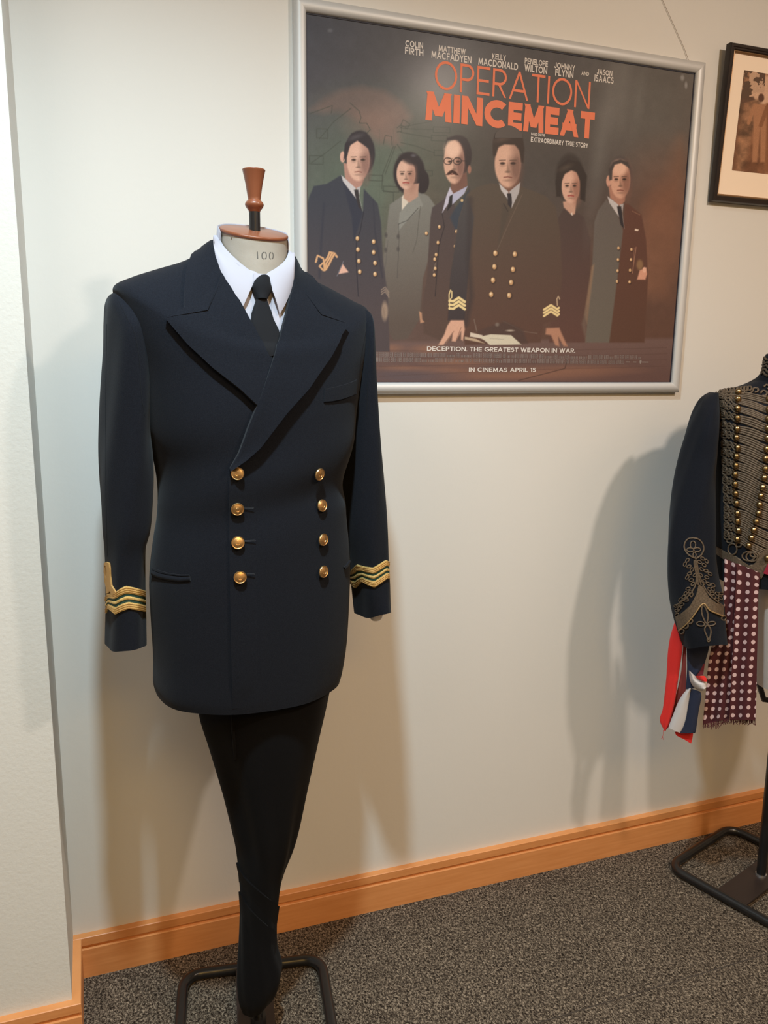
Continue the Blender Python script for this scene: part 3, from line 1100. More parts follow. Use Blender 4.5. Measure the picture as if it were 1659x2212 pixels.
def text_data(s, x0, x1, z0, h, wt, gap=.14, space=.36):
    """flat lettering in the poster plane between x0 and x1; wt = stroke weight / height"""
    wid = []
    for c in s:
        if c == ' ':
            wid.append(space)
        else:
            wid.append(T_[c][0] * .92 * (1 - wt * .3) + wt)
    total = sum(wid) + gap * (len(s) - 1)
    k = (x1 - x0) / (total * h)
    vs_, fs, lay, lay_i = [], [], [], 0
    x = 0

    def P_(a, b):
        return (x0 + a * h * k, z0 + b * h)
    for c, w_ in zip(s, wid):
        if c != ' ':
            gw = w_ - wt
            tx_ = lambda q: x + wt / 2 + q * gw
            tz_ = lambda q: wt / 2 + q * (1 - wt)
            if c == '.':
                o = len(vs_)
                vs_ += [P_(x, 0), P_(x + wt, 0), P_(x + wt, wt), P_(x, wt)]
                fs.append((o, o + 1, o + 2, o + 3))
                lay += [0] * 4
                x += w_ + gap
                continue
            for st in T_[c][1]:
                if st[0] == 'l':
                    ax, ay, bx, by = tx_(st[1]), tz_(st[2]), tx_(st[3]), tz_(st[4])
                    dx, dy = bx - ax, by - ay
                    L = sqrt(dx * dx + dy * dy) + 1e-9
                    o = len(vs_)
                    if abs(dy) < 1e-6:
                        e = wt / 2 * (1 if dx > 0 else -1)
                        q = [(ax - e, ay - wt / 2), (bx + e, by - wt / 2), (bx + e, by + wt / 2), (ax - e, ay + wt / 2)]
                    else:
                        hw = wt / 2 * min(2.0, L / abs(dy))
                        e = wt / 2 * (1 if dy > 0 else -1)
                        r = dx / dy
                        # run the stroke out to the letter's top and foot
                        ea = e if st[2] in (0, 1) else 0
                        eb = e if st[4] in (0, 1) else 0
                        ay2, by2 = ay - ea, by + eb
                        q = [(ax - r * ea * .5 - hw, ay2), (ax - r * ea * .5 + hw, ay2), (bx + r * eb * .5 + hw, by2), (bx + r * eb * .5 - hw, by2)]
                    q = [(min(max(a, x), x + w_), b) for a, b in q]
                    vs_ += [P_(*a) for a in q]
                    lay += [lay_i] * 4
                    lay_i = (lay_i + 1) % 7
                    fs.append((o, o + 1, o + 2, o + 3))
                else:
                    _, cx, cy, rx, ry, a0, a1 = st
                    n = max(6, int(abs(a1 - a0) / 12))
                    CX, CY, RX, RY = tx_(cx), tz_(cy), rx * gw, ry * (1 - wt)
                    o = len(vs_)
                    for i in range(n + 1):
                        a = radians(a0 + (a1 - a0) * i / n)
                        vs_.append(P_(CX + (RX + wt / 2) * cos(a), CY + (RY + wt / 2) * sin(a)))
                        vs_.append(P_(CX + (RX - wt / 2) * cos(a), CY + (RY - wt / 2) * sin(a)))
                    lay += [lay_i] * (2 * n + 2)
                    lay_i = (lay_i + 1) % 7
                    for i in range(n):
                        fs.append((o + 2 * i, o + 2 * i + 2, o + 2 * i + 3, o + 2 * i + 1))
        x += w_ + gap
    return [(a, Yp - .0004 - .00004 * l_, b) for (a, b), l_ in zip(vs_, lay)], fs


MB().add(text_data('OPERATION', .2925, .6975, 2.0425, .060, .095, .13)).build('title_line', m_orange, poster, False)
mb2 = MB()
mb2.add(text_data('MINC', .2715, .4775, 1.976, .060, .27, .07)).add(text_data('EMEAT', .4797, .7140, 1.976, .060, .27, .07))
mb2.build('title_line', m_orange, poster, False)
# hair of the printed centre figure stands in front of the title's foot
hp = Paint(U, V_, (0, 0, 0))
th = np.linspace(0, pi, 15)
hv = [(1069, 298)] + [(1099 - 30 * cos(a), 294 - 21 * sin(a) * (1 - .10 * sin(3 * a))) for a in th] + [(1129, 298)]
hv3 = [atY(a, b, Yp - .0007) for a, b in hv]
mesh('printed_hair', hv3, [tuple(range(len(hv3)))], mat('printed_hair', (.045, .032, .027), .5), poster, False)
names = MB()
for s, x0, x1, z0, h in (('COLIN', .2205, .2625, 2.1205, .0125), ('FIRTH', .2200, .2635, 2.1055, .0140),
                         ('MATTHEW', .300, .3660, 2.1205, .0125), ('MACFADYEN', .2830, .3810, 2.1050, .0145),
                         ('KELLY', .4330, .4680, 2.1210, .0120), ('MACDONALD', .3985, .5000, 2.1050, .0145),
                         ('PENELOPE', .5170, .5780, 2.1215, .0125), ('WILTON', .5170, .5770, 2.1055, .0150),
                         ('JOHNNY', .5960, .6520, 2.1215, .0125), ('FLYNN', .5990, .6480, 2.1055, .0150),
                         ('AND', .6700, .6910, 2.1150, .0085), ('JASON', .7130, .7560, 2.1215, .0125), ('ISAACS', .7070, .7610, 2.1055, .0150)):
    names.add(text_data(s, x0, x1, z0, h, .20, .10))
names.build('cast_lettering', m_white_ink, poster, False)
MB().add(text_data('BASED ON THE', .5420, .5790, 1.9690, .0060, .2, .12)).add(text_data('EXTRAORDINARY TRUE STORY', .5420, .7000, 1.9545, .0110, .19, .10)).build('strapline_lettering', m_white_ink, poster, False)
MB().add(text_data('DECEPTION. THE GREATEST WEAPON IN WAR.', .2880, .6965, 1.4665, .0108, .20, .10, .30)).build('slogan_lettering', m_white_ink, poster, False)
MB().add(text_data('IN CINEMAS APRIL 15', .3995, .5850, 1.4180, .0103, .20, .11, .32)).build('date_lettering', m_white_ink, poster, False)
# two rows of condensed credit lettering too fine to read
rc = random.Random(5)
mb = MB()
for (za, zb, x, xe) in ((1.4520, 1.4620, .08, .8905), (1.4400, 1.4500, .08, .8420)):
    while x < xe:
        word = rc.randint(3, 11)
        small = rc.random() < .22
        for _ in range(word):
            ww = rc.choice((.0011, .0011, .0016, .0022))
            z1_ = zb - (.004 if small else 0)
            if rc.random() < .55:
                mb.add(([(x, Yp - .0003, za), (x + ww * .55, Yp - .0003, za), (x + ww * .55, Yp - .0003, z1_), (x, Yp - .0003, z1_)], [(0, 1, 2, 3)]))
            else:
                for zc in (za, (za + z1_) / 2 - .0008, z1_ - .0016):
                    mb.add(([(x, Yp - .0003, zc), (x + ww, Yp - .0003, zc), (x + ww, Yp - .0003, zc + .0016), (x, Yp - .0003, zc + .0016)], [(0, 1, 2, 3)]))
                mb.add(([(x, Yp - .0003, za), (x + ww * .3, Yp - .0003, za), (x + ww * .3, Yp - .0003, z1_), (x, Yp - .0003, z1_)], [(0, 1, 2, 3)]))
            x += ww + .0009
        x += .0024
for x0_, x1_ in ((.852, .867), (.8745, .885), (.9025, .924)):
    n_ = int((x1_ - x0_) / .0026)
    for i in range(n_):
        xx = x0_ + i * .0026
        mb.add(([(xx, Yp - .0003, 1.4435), (xx + .0018, Yp - .0003, 1.4435), (xx + .0018, Yp - .0003, 1.4462), (xx, Yp - .0003, 1.4462)], [(0, 1, 2, 3)]))
# small shield emblem beside them
sh_ = [(0, 1), (.5, 1.1), (1, 1), (1, .45), (.85, .15), (.5, -.1), (.15, .15), (0, .45)]
mb.add(([(.8945 + a * .0062, Yp - .0003, 1.4410 + b * .0078) for a, b in sh_], [tuple(range(8))]))
o = mb.build('credit_block', m_grey_ink, poster, False)

# ================================================================== picture on the right
pic = thing('framed_photograph', 'dark framed sepia photograph in a cream mount beside the poster', 'picture', (1.33, 0, 1.86))
ax0, ax1, az0, az1 = 1.0785, 1.62, 1.859, 2.2305


def tiltY(z):
    return -.014 - .018 * (z - az0) / (az1 - az0)


def rect_rail(x0, x1, z0, z1, prof, m, name, parent):
    """four mitred rails; prof = (inset, out) loop"""
    C4 = [(x0, z0, 1, 1), (x1, z0, -1, 1), (x1, z1, -1, -1), (x0, z1, 1, -1)]
    n = len(prof)
    for k in range(4):
        vs_, fs = [], []
        for c in (k, (k + 1) % 4):
            cx, cz, sx, sz = C4[c]
            for d, y in prof:
                zz = cz + sz * d
                vs_.append((cx + sx * d, tiltY(zz) - y, zz))
        for j in range(n):
            l = (j + 1) % n
            fs.append((j, l, n + l, n + j))
        fs.append(tuple(range(n)))
        fs.append(tuple(2 * n - 1 - j for j in range(n)))
        mesh(name, vs_, fs, m, parent, True, 35)


rect_rail(ax0, ax1, az0, az1, [(0, -.010), (0, .005), (.002, .008), (.008, .008), (.010, .0065), (.013, .0065), (.015, .004), (.015, -.010)], m_dframe, 'frame_rail', pic)
rect_rail(ax0 + .0151, ax1 - .0151, az0 + .0151, az1 - .0151, [(0, -.006), (0, .0035), (.002, .004), (.0045, .001), (.0045, -.006)], m_slip, 'inner_slip', pic)
q0 = .0195
mesh('mount', [(ax0 + q0, tiltY(az0 + q0) + .002, az0 + q0), (ax1 - q0, tiltY(az0 + q0) + .002, az0 + q0), (ax1 - q0, tiltY(az1 - q0) + .002, az1 - q0), (ax0 + q0, tiltY(az1 - q0) + .002, az1 - q0)], [(0, 1, 2, 3)], m_mount, pic, False)
sx0, sx1, sz0, sz1 = 1.136, 1.562, 1.9385, 2.176
X2, Z2, U2, V2_ = painter_grid(300, 180, sx0, sx1, sz0, sz1, -.026)
s = Paint(U2, V2_, (168, 122, 88))
nA = vnoise(U2, V2_, 16, 21, 4)
nB = vnoise(U2, V2_, 60, 33, 3)
base = 128 + 70 * (nA - .5) * 2 + 20 * (nB - .5)
s.C = np.stack([base * 1.12, base * .82, base * .62], -1)
s.poly([(1635, 170), (1700, 150), (1700, 260), (1659, 250), (1640, 215), (1620, 214), (1612, 200), (1634, 190)], (216, 176, 148), 1, 4)
lf = (vnoise(U2, V2_, 9, 50, 3) > .50) & (V2_ < 215) & (U2 < 1652)
s.C[lf] = np.array((96, 74, 60))
s.C[(~lf) & (V2_ < 200) & (U2 > 1618) & (U2 < 1652)] = np.array((200, 164, 138))
s.poly([(1590, 216), (1628, 208), (1632, 216), (1592, 226)], (98, 72, 58), .9, 1.5)
s.poly([(1580, 290), (1600, 250), (1596, 368), (1578, 368)], (120, 80, 58), .7, 5)
s.poly([(1620, 330), (1630, 280), (1660, 290), (1659, 378), (1610, 372)], (112, 70, 48), .6, 6)


def walker(x, y0, y1, c):
    H = y1 - y0
    s.blob(x, y0 + H * .06, H * .042, H * .06, (96, 66, 52), 1, .2)
    s.poly([(x - H * .11, y0 + H * .15), (x + H * .11, y0 + H * .15), (x + H * .10, y0 + H * .48), (x + H * .09, y0 + H * .98), (x + H * .02, y0 + H * .98), (x, y0 + H * .55), (x - H * .03, y0 + H * .98), (x - H * .10, y0 + H * .98), (x - H * .10, y0 + H * .5)], c, 1, 2)
    s.line([(x - H * .10, y0 + H * .2), (x - H * .17, y0 + H * .42)], H * .05, c, 1)
    s.line([(x, y0 + H * .5), (x, y0 + H * .95)], 1.5, (110, 76, 56), .6)


walker(1645, 202, 352, (176, 126, 94))
walker(1676, 196, 372, (142, 96, 68))
walker(1720, 205, 380, (120, 84, 62))
s.C *= (1 + .10 * (rng.rand(*U2.shape) - .5))[..., None]
nzv = X2.shape
Yv = -.014 - .018 * (Z2 - az0) / (az1 - az0) + .0016
me_o = print_mesh('sepia_print', X2, Z2, 0, s.C, .95, attr_mat('sepia_print', .5, .2), pic)
co = np.stack([X2, Yv, Z2], -1).reshape(-1, 3)
me_o.data.vertices.foreach_set('co', co.ravel())
me_o.data.update()
# thin wall crack above the poster frame, drawn as a fine raised line
th_ = MB().add(tube_data([(.985, -.004, 2.182), (.965, -.003, 2.215), (.90, -.003, 2.30), (.80, -.003, 2.43)], .0006, 5))
th_.build('wall_crack_line', mat('crack_line_tone', (.35, .29, .24), .5), poster)

# ================================================================== tailor's dummy and naval dress
A = Frame((-.183, -.32), 20)


def base_stand(parent, P, fwd, half_w, half_l, rear, r=.0125, hz=.0135):
    """rectangular tube loop with rounded corners, flat cross plate and pole socket"""
    f = Vector((fwd[0], fwd[1], 0)).normalized()
    s_ = Vector((-f.y, f.x, 0))
    P = Vector((P[0], P[1], hz))
    c = [(-half_w, -rear), (half_w, -rear), (half_w, half_l), (-half_w, half_l)]
    R_ = .045
    pts = []
    for i in range(4):
        a = Vector((*c[i - 1], 0))
        b = Vector((*c[i], 0))
        d = Vector((*c[(i + 1) % 4], 0))
        u = (a - b).normalized()
        w_ = (d - b).normalized()
        ctr = b + u * R_ + w_ * R_
        for k in range(8):
            t = (pi / 2) * k / 7
            q = ctr - w_ * R_ * cos(t) - u * R_ * sin(t)
            pts.append(P + s_ * q.x + f * q.y)
    MB().add(tube_data(pts, r, 14, True)).build('base_loop', m_steel, parent)
    v = []
    for zz in (hz + .001, hz + .0065):
        for a, b in ((-.041, -rear + .004), (.041, -rear + .004), (.041, half_l - .004), (-.041, half_l - .004)):
            q = P + s_ * a + f * b
            v.append((q.x, q.y, zz))
    mesh('base_plate', v, [(0, 3, 2, 1), (4, 5, 6, 7), (0, 1, 5, 4), (1, 2, 6, 5), (2, 3, 7, 6), (3, 0, 4, 7)], m_plate, parent, False)
    return f, s_


dummy = thing('dressmakers_dummy', 'dress form with linen neck stamped 100 and turned wood finial, under the naval jacket', 'mannequin', (-.19, -.31, 0))
base_stand(dummy, (-.204, -.304), (-.156, -.988), .163, .19, .18)
# upright
top = A.plane(549.5, 465)
Pb = Vector((-.200, -.310, .02))
Pm = Vector((-.186, -.318, 1.0))
Pt = Vector((A.plane(550, 475).x, A.plane(550, 475).y, 1.712))
MB().add(tube_data([Pb, Pm, Pt - Vector((0, 0, .06)), Pt], .0098, 20)).build('pole', m_steel, dummy)
MB().add(tube_data([Pb - Vector((0, 0, .001)), Pb + Vector((0, 0, .028))], .017, 20)).build('pole_socket', m_steel, dummy)
fx, fy = Pt.x, Pt.y
z0 = A.vz(549, 459)[1]
z1 = A.vz(549, 366)[1]
H = z1 - z0
prof = [(.0085, z0), (.0100, z0 + .001), (.0105, z0 + .04 * H), (.0128, z0 + .08 * H), (.0155, z0 + .13 * H), (.0166, z0 + .175 * H), (.0163, z0 + .205 * H), (.0145, z0 + .245 * H), (.0122, z0 + .275 * H),
        (.0113, z0 + .285 * H), (.0110, z0 + .30 * H), (.0116, z0 + .36 * H), (.0150, z0 + .66 * H), (.0196, z0 + .955 * H), (.0203, z0 + .98 * H), (.0200, z0 + .992 * H), (.0190, z0 + H), (.006, z0 + H + .0004)]
MB().add(lathe(prof, (fx, fy), 40)).build('finial', m_capw, dummy, True, 50)

# neck cap: tilted oval disc
TLT = radians(16.5)
cc_ = A.plane(548.5, 503.5)


def cap_pt(x, y, h):
    """local oval coordinates -> tilted plane; y forward"""
    return cc_ + A.S * x + (A.F * cos(TLT) - Vector((0, 0, 1)) * sin(TLT)) * y + (Vector((0, 0, 1)) * cos(TLT) + A.F * sin(TLT)) * h


rings = []
for rr, h in ((.90, -.003), (.985, -.0025), (1.0, -.001), (1.0, .0018), (.985, .0030), (.95, .0034), (.2, .0052)):
    rings.append([cap_pt(.0608 * rr * cos(a), .0605 * rr * sin(a), h) for a in [2 * pi * k / 64 for k in range(64)]])
MB().add(loft_data(rings)).build('neck_cap', m_capw, dummy, True, 50)
# linen neck
nr = []
for t, hw, hd, fwd, e in ((0, .0585, .058, 0, 2), (.12, .0588, .0585, 0, 2), (.3, .0600, .060, 0, 2), (.5, .0615, .062, .001, 2), (.62, .0625, .063, .001, 2), (.7, .060, .060, 0, 2)):
    ring = []
    zc = cc_.z - .003 - t * .135
    tl = TLT * (1 - t)
    for k in range(64):
        a = 2 * pi * k / 64
        pt = Vector((cc_.x, cc_.y, zc)) + A.S * (hw * cos(a)) + (A.F * cos(tl) - Vector((0, 0, 1)) * sin(tl)) * (hd * sin(a)) + A.F * fwd
        ring.append(pt)
    nr.append(ring)
neck_data = loft_data(nr)
MB().add(neck_data).build('neck', m_linen, dummy, True, 60)
neck_surf = Surf([neck_data], A)
# stencilled number
mb = MB()
for pl in ([(555.8, 543.6), (556.6, 558.8)],
           [(570.2, 545.2), (567.2, 546.5), (565.7, 552), (567.0, 558), (570.0, 559.2)], [(572.0, 545.0), (574.4, 547), (575.4, 552), (574.6, 557.5), (572.0, 559.4)],
           [(585.4, 545.4), (582.9, 547), (581.8, 552.3), (582.7, 558), (585.2, 559.4)], [(587.2, 545.2), (589.2, 547.3), (590.0, 552), (589.3, 557.5), (587.0, 559.4)]):
    mb.add(cord(neck_surf, pl, .00095, .0002, 4, 6, False, .25))
mb.build('stencilled_number', m_ink, dummy)
q, nn = neck_surf.hit(501, 512, .002)
MB().add(tube_data([q - nn * .002, q + nn * .0004], .0013, 8)).build('pin', m_pin, dummy)

# ------------------------------------------------------------------ jacket body surface
zf = lambda v: v
BK = [  # L px, R px, front depth, back depth, front z shift, back z shift, squareness
    ((462, 528), (631, 552), .070, .075, -.062, .020, 2.0, .004),
    ((452, 532), (637, 562), .076, .082, -.066, .018, 2.0, .002),
    ((430, 549), (648, 580), .086, .092, -.070, .012, 2.0, -.004),
    ((390, 569), (676, 597), .100, .102, -.078, .004, 2.05, -.008),
    ((335, 587), (722, 620), .112, .112, -.085, -.004, 2.1, -.010),
    ((282, 605), (766, 644), .120, .118, -.090, -.012, 2.2, -.010),
    ((245, 624), (794, 660), .124, .122, -.085, -.020, 2.25, -.010),
    ((250, 655), (797, 690), .128, .124, -.070, -.020, 2.25, -.008),
    ((268, 716), (794, 750), .130, .126, -.045, -.015, 2.3, -.006),
    ((290, 790), (782, 815), .134, .128, -.020, -.005, 2.3, -.004),
    ((304, 870), (772, 885), .137, .128, -.008, 0, 2.3, -.002),
    ((318, 935), (764, 950), .136, .126, 0, 0, 2.3, 0),
    ((331, 990), (752, 1010), .133, .122, 0, 0, 2.3, 0),
    ((341, 1050), (741, 1058), .130, .118, 0, 0, 2.3, 0),
    ((339, 1100), (745, 1098), .129, .118, 0, 0, 2.3, 0),
    ((329, 1160), (751, 1158), .131, .122, 0, 0, 2.3, 0),
    ((322, 1235), (754, 1228), .133, .126, 0, 0, 2.3, 0),
    ((325, 1316), (752, 1305), .134, .130, 0, 0, 2.3, 0),
    ((330, 1400), (747, 1390), .133, .132, 0, 0, 2.3, 0),
    ((330, 1455), (739, 1448), .132, .132, -.002, 0, 2.3, 0),
    ((336, 1478), (733, 1474), .130, .131, -.004, 0, 2.25, 0),
]
body_rings = ring_stack(A, BK, nsub=5, seg=120)
# gentle drape of heavy cloth
for i, ring in enumerate(body_rings):
    t = i / (len(body_rings) - 1)
    c = sum(ring, Vector((0, 0, 0))) / len(ring)
    for k, p_ in enumerate(ring):
        a = 2 * pi * k / len(ring)
        d = (p_ - c)
        d.z = 0
        d.normalize()
        amp = .0022 * max(0, min(1, (t - .35) * 3))
        wv = sin(5 * a + 7 * t) * .6 + sin(9 * a - 11 * t + 1.3) * .4
        # slack folds that gather toward the waist button on either side
        wv2 = math.exp(-((t - .62) / .10) ** 2) * .0035 * (sin(14 * t * pi + 3 * cos(a)))
        ring[k] = p_ + d * (amp * wv + wv2 * (1 if sin(a) > 0 else .3))
full = loft_data(body_rings, True, True)
body_surf = Surf([full], A)
both_surf = Surf([full, neck_data], A)

jacket = thing('naval_jacket', 'double-breasted navy naval jacket with gilt buttons and gold cuff rings, on the nearer dress form', 'jacket', (-.19, -.31, .8))
# cut the neckline opening out of the body
cut = [(458, 515), (462, 560), (474, 600), (500, 648), (535, 708), (590, 800), (606, 770), (612, 730), (634, 612), (634, 550), (632, 500)]


def inside(P_, x, y):
    r = False
    for i in range(len(P_)):
        ax, ay = P_[i]
        bx, by = P_[(i + 1) % len(P_)]
        if (ay > y) != (by > y) and x < (bx - ax) * (y - ay) / (by - ay) + ax:
            r = not r
    return r


hem = turn_in(body_rings, up=.04)
jb = loft_data(hem, False, True)
keep = []
for f_ in jb[1]:
    if len(f_) > 4:
        keep.append(f_)
        continue
    c = sum((jb[0][i] for i in f_), Vector((0, 0, 0))) / len(f_)
    x, y = to_px(c)
    if (c - A.P).dot(A.n) > -.02 and inside(cut, x, y) and c.z > 1.3:
        continue
    keep.append(f_)
mesh('jacket_body', jb[0], keep, m_wool, jacket, True, 60)

# ---- shirt and tie
shirt = thing('white_shirt', 'white cotton shirt with pointed collar worn under the naval jacket', 'shirt', (-.19, -.35, 1.4))
patch('shirt_front', body_surf, [((455, 560), (642, 575)), ((462, 610), (642, 620)), ((505, 690), (636, 700)), ((560, 790), (622, 780))], m_shirt, shirt, off=-.003, back=-.006, nu=20, sub=6)


def leaf(pairs):
    """turned-down collar leaf spanning from its fold on the neck to its edge on the chest"""
    fo = catmull([q[0] for q in pairs], 6)
    ed = catmull([q[1] for q in pairs], 6)
    nu, top_, bot_ = 10, [], []
    for i, (a, b) in enumerate(zip(fo, ed)):
        pa, na = neck_surf.hit(a[0], a[1])
        pb, nb = body_surf.hit(b[0], b[1])
        pa = pa + na * .0042
        pb = pb + nb * .0052
        for j in range(nu + 1):
            t = j / nu
            n_ = (na * (1 - t) + nb * t).normalized()
            q = pa * (1 - t) + pb * t + n_ * (.0066 * sin(pi * t) ** .8 if 0 < t < 1 else 0)
            top_.append(q)
            bot_.append(q - n_ * .0014)
    W, N, fs = nu + 1, len(top_), []
    nv = len(fo)
    for i in range(nv - 1):
        for j in range(nu):
            a = i * W + j
            fs += [(a, a + 1, a + W + 1, a + W), (N + a, N + a + W, N + a + W + 1, N + a + 1)]
        for j in (0, nu):
            a = i * W + j
            fs.append((a, a + W, N + a + W, N + a))
    for j in range(nu):
        for i in (0, nv - 1):
            a = i * W + j
            fs.append((a, N + a, N + a + 1, a + 1))
    return mesh('collar_leaf', top_ + bot_, fs, m_shirt, shirt, True, 40)


leaf([((475.4, 495), (467, 501)), ((477.5, 511), (464.5, 522)), ((484, 528), (465.5, 542)), ((496, 544), (469, 562)), ((519, 567), (480, 598)), ((541, 585), (497, 638)), ((552.5, 593), (513, 659)), ((554.5, 597), (522.5, 667))])
leaf([((621.2, 528), (625.5, 534)), ((619, 548), (630, 562)), ((611, 564.5), (631, 592)), ((594, 579.5), (627, 625)), ((580, 588), (615, 657)), ((571, 595), (601.5, 682))])
# collar stand between the leaves and round the back of the neck
patch('collar_stand', both_surf, [((548, 592), (576, 594)), ((546, 606), (579, 608)), ((548, 625), (579, 626))], m_shirt, shirt, off=.0022, back=.0005, nu=8, sub=3)
bnd = []
for h, g in ((-.055, .0052), (-.03, .0045), (.0035, .0042), (.0045, .0030), (.0035, .0018), (-.03, .0018)):
    row = []
    for k in range(33):
        a = pi - radians(6) + (pi + radians(22)) * k / 32
        hh = h
        # the stand drops toward the front
        drop = max(0, sin(a) + .05) * .045
        row.append(cap_pt((.0605 + g) * cos(a), (.0600 + g) * sin(a), hh - drop))
    bnd.append(row)
v_ = [q for r in bnd for q in r]
f_ = [(i * 33 + k, i * 33 + k + 1, (i + 1) * 33 + k + 1, (i + 1) * 33 + k) for i in range(5) for k in range(32)]
f_ += [(5 * 33 + k, 5 * 33 + k + 1, k + 1, k) for k in range(32)]
f_ += [tuple(i * 33 for i in range(6)), tuple((5 - i) * 33 + 32 for i in range(6))]
mesh('collar_back', v_, f_, m_shirt, shirt, True, 60)
# placket line
patch('placket', body_surf, [((586, 640), (607, 640)), ((588, 690), (610, 700)), ((590, 730), (606, 735))], m_shirt, shirt, off=-.0012, back=-.004, nu=3, sub=4)

tie = thing('black_necktie', 'plain black necktie knotted at the white shirt collar', 'tie', (-.17, -.42, 1.45))


def knot_off(u, v):
    return .0055 + .0085 * sqrt(max(0, 1 - (2 * u - 1) ** 2)) * (1 if v > .1 else .7 + 3 * v)


def blade_off(u, v):
    return .0035 + .0055 * sqrt(max(0, 1 - (2 * u - 1) ** 4)) * (1 - .35 * v)


patch('tie_blade', body_surf, [((553, 645), (574.5, 646)), ((551.5, 652), (576, 652)), ((547, 665), (580, 662)), ((543.5, 677), (584, 672)), ((542, 690), (590, 692)), ((542, 703), (600, 712)), ((550, 725), (606, 731)), ((562, 745), (604, 747)), ((577, 772), (596, 768))],
      m_tie, tie, off=blade_off, back=-.002, nu=14, sub=4)
patch('tie_knot', both_surf, [((554, 603), (574, 602)), ((549, 608), (580, 607)), ((543.5, 621), (585.5, 626)), ((547, 634), (581, 636)), ((551.5, 646.5), (575.5, 648)), ((553, 650), (574, 651))],
      m_tie, tie, off=knot_off, back=.0, nu=14, sub=4)

# ---- collar and lapels, laid up in layers
LAP = dict(nu=22, sub=7)
edge = lambda o, lift=.0: (lambda u, v: o + lift * u ** 3 - .0015 * max(0, 1 - u * 6) + .0008 * sin(3 * u + 5 * v))
patch('collar', body_surf, [((464, 508), (438, 541)), ((465.5, 530), (416, 558)), ((467.5, 558), (402, 590)), ((474, 582), (397, 630)), ((481, 599), (397, 671)), ((463, 642), (420, 674)), ((451, 667), (440, 675.5)), ((447, 674), (446, 675))],
      m_wool, jacket, off=edge(.0065, .001), back=.001, nu=16, sub=6)
patch('collar', body_surf, [((630, 542), (641, 577)), ((629, 566), (662, 592)), ((628, 585), (692, 628)), ((627.5, 606), (710, 677)), ((655, 648), (700, 679)), ((668, 666), (690, 680.5)), ((680, 680.5), (682, 681))],
      m_wool, jacket, off=edge(.0065, .001), back=.001, nu=16, sub=6)
lap_l = patch('lapel', body_surf, [((479, 594), (451, 664)), ((482.5, 600), (447, 676)), ((487, 609), (402, 684)), ((491, 615), (360, 690)), ((516, 653), (409, 747)), ((545, 706), (460, 796)), ((576, 757), (516, 841)), ((604, 808), (566, 889))],
      m_wool, jacket, off=edge(.0085, .0020), back=.001, **LAP)
lap_r = patch('lapel', body_surf, [((628.5, 605), (679, 680)), ((627.5, 612), (686, 688)), ((626.5, 618), (715, 698)), ((625, 626), (745, 709)), ((614, 680), (704, 777)), ((601, 729), (660, 841)), ((587, 774), (612, 894)), ((560, 856), (586, 927)), ((534, 921), (557, 966)), ((514, 977), (530, 992)), ((496, 1010), (498, 1017))],
      m_wool, jacket, off=edge(.0130, .0020), back=.001, nu=22, sub=6)
# overlapping front edge
patch('front_edge', body_surf, [((500, 1003), (620, 985)), ((495, 1040), (620, 1040)), ((495, 1150), (620, 1150)), ((496, 1249), (620, 1249)), ((498, 1339), (620, 1339)), ((500, 1440), (620, 1440)), ((502.5, 1531), (620, 1522))],
      m_wool, jacket, off=lambda u, v: (.0040 * (1 - min(1, u * 1.3)) ** .8) * (1 if v < .9 else max(.15, (1 - v) / .1)) - .0030 * min(1, u * 1.3), back=lambda u, v: -.005, nu=14, sub=6)

# seams and pockets
patch('pocket_welt', body_surf, [((331, 1231), (329, 1243)), ((345, 1238), (343, 1249)), ((366, 1243), (365, 1254)), ((390, 1246), (389, 1257)), ((411, 1245), (412, 1255))], m_wool, jacket, off=lambda u, v: .0018 + .0018 * sin(pi * u), back=-.001, nu=5, sub=3)
patch('pocket_flap', body_surf, [((329, 1225), (330, 1230)), ((345, 1232), (345, 1236.5)), ((366, 1238), (366, 1241)), ((390, 1241), (390, 1244)), ((409, 1241), (410, 1243.5))], m_wool, jacket, off=.0022, back=-.001, nu=3, sub=3)
patch('breast_welt', body_surf, [((700, 840), (699, 868)), ((717, 837.5), (717, 866.5)), ((740, 831.5), (739, 861.5)), ((757, 826), (756, 855.5)), ((769, 820), (768, 850))], m_wool, jacket, off=lambda u, v: .0024, back=-.001, nu=5, sub=3)
MB().add(cord(body_surf, [(699, 869.5), (718, 868), (740, 863), (767, 851)], .0007, .0006, 4, 5)).build('pocket_seam', m_thread, jacket)
patch('pocket_welt', body_surf, [((741, 1225), (743, 1229)), ((748, 1219), (749, 1224)), ((754, 1210), (754, 1215))], m_wool, jacket, off=.0030, back=-.001, nu=3, sub=3)
# buttonholes
mb = MB()
for (x0, y0, x1, y1) in ((526, 1095.5, 546, 1096), (527, 1168.5, 550, 1167.5), (532, 1240, 548, 1239.5)):
    bh = cord(body_surf, [(x0, y0 - 1), (x1, y1 - 1), (x1 + 1.5, y1), (x1, y1 + 1), (x0, y0 + 1)], .0005, .0036, 1, 4)
    MB().add(bh).build('buttonhole', mat('buttonhole_thread', (.022, .024, .030), .9), jacket)


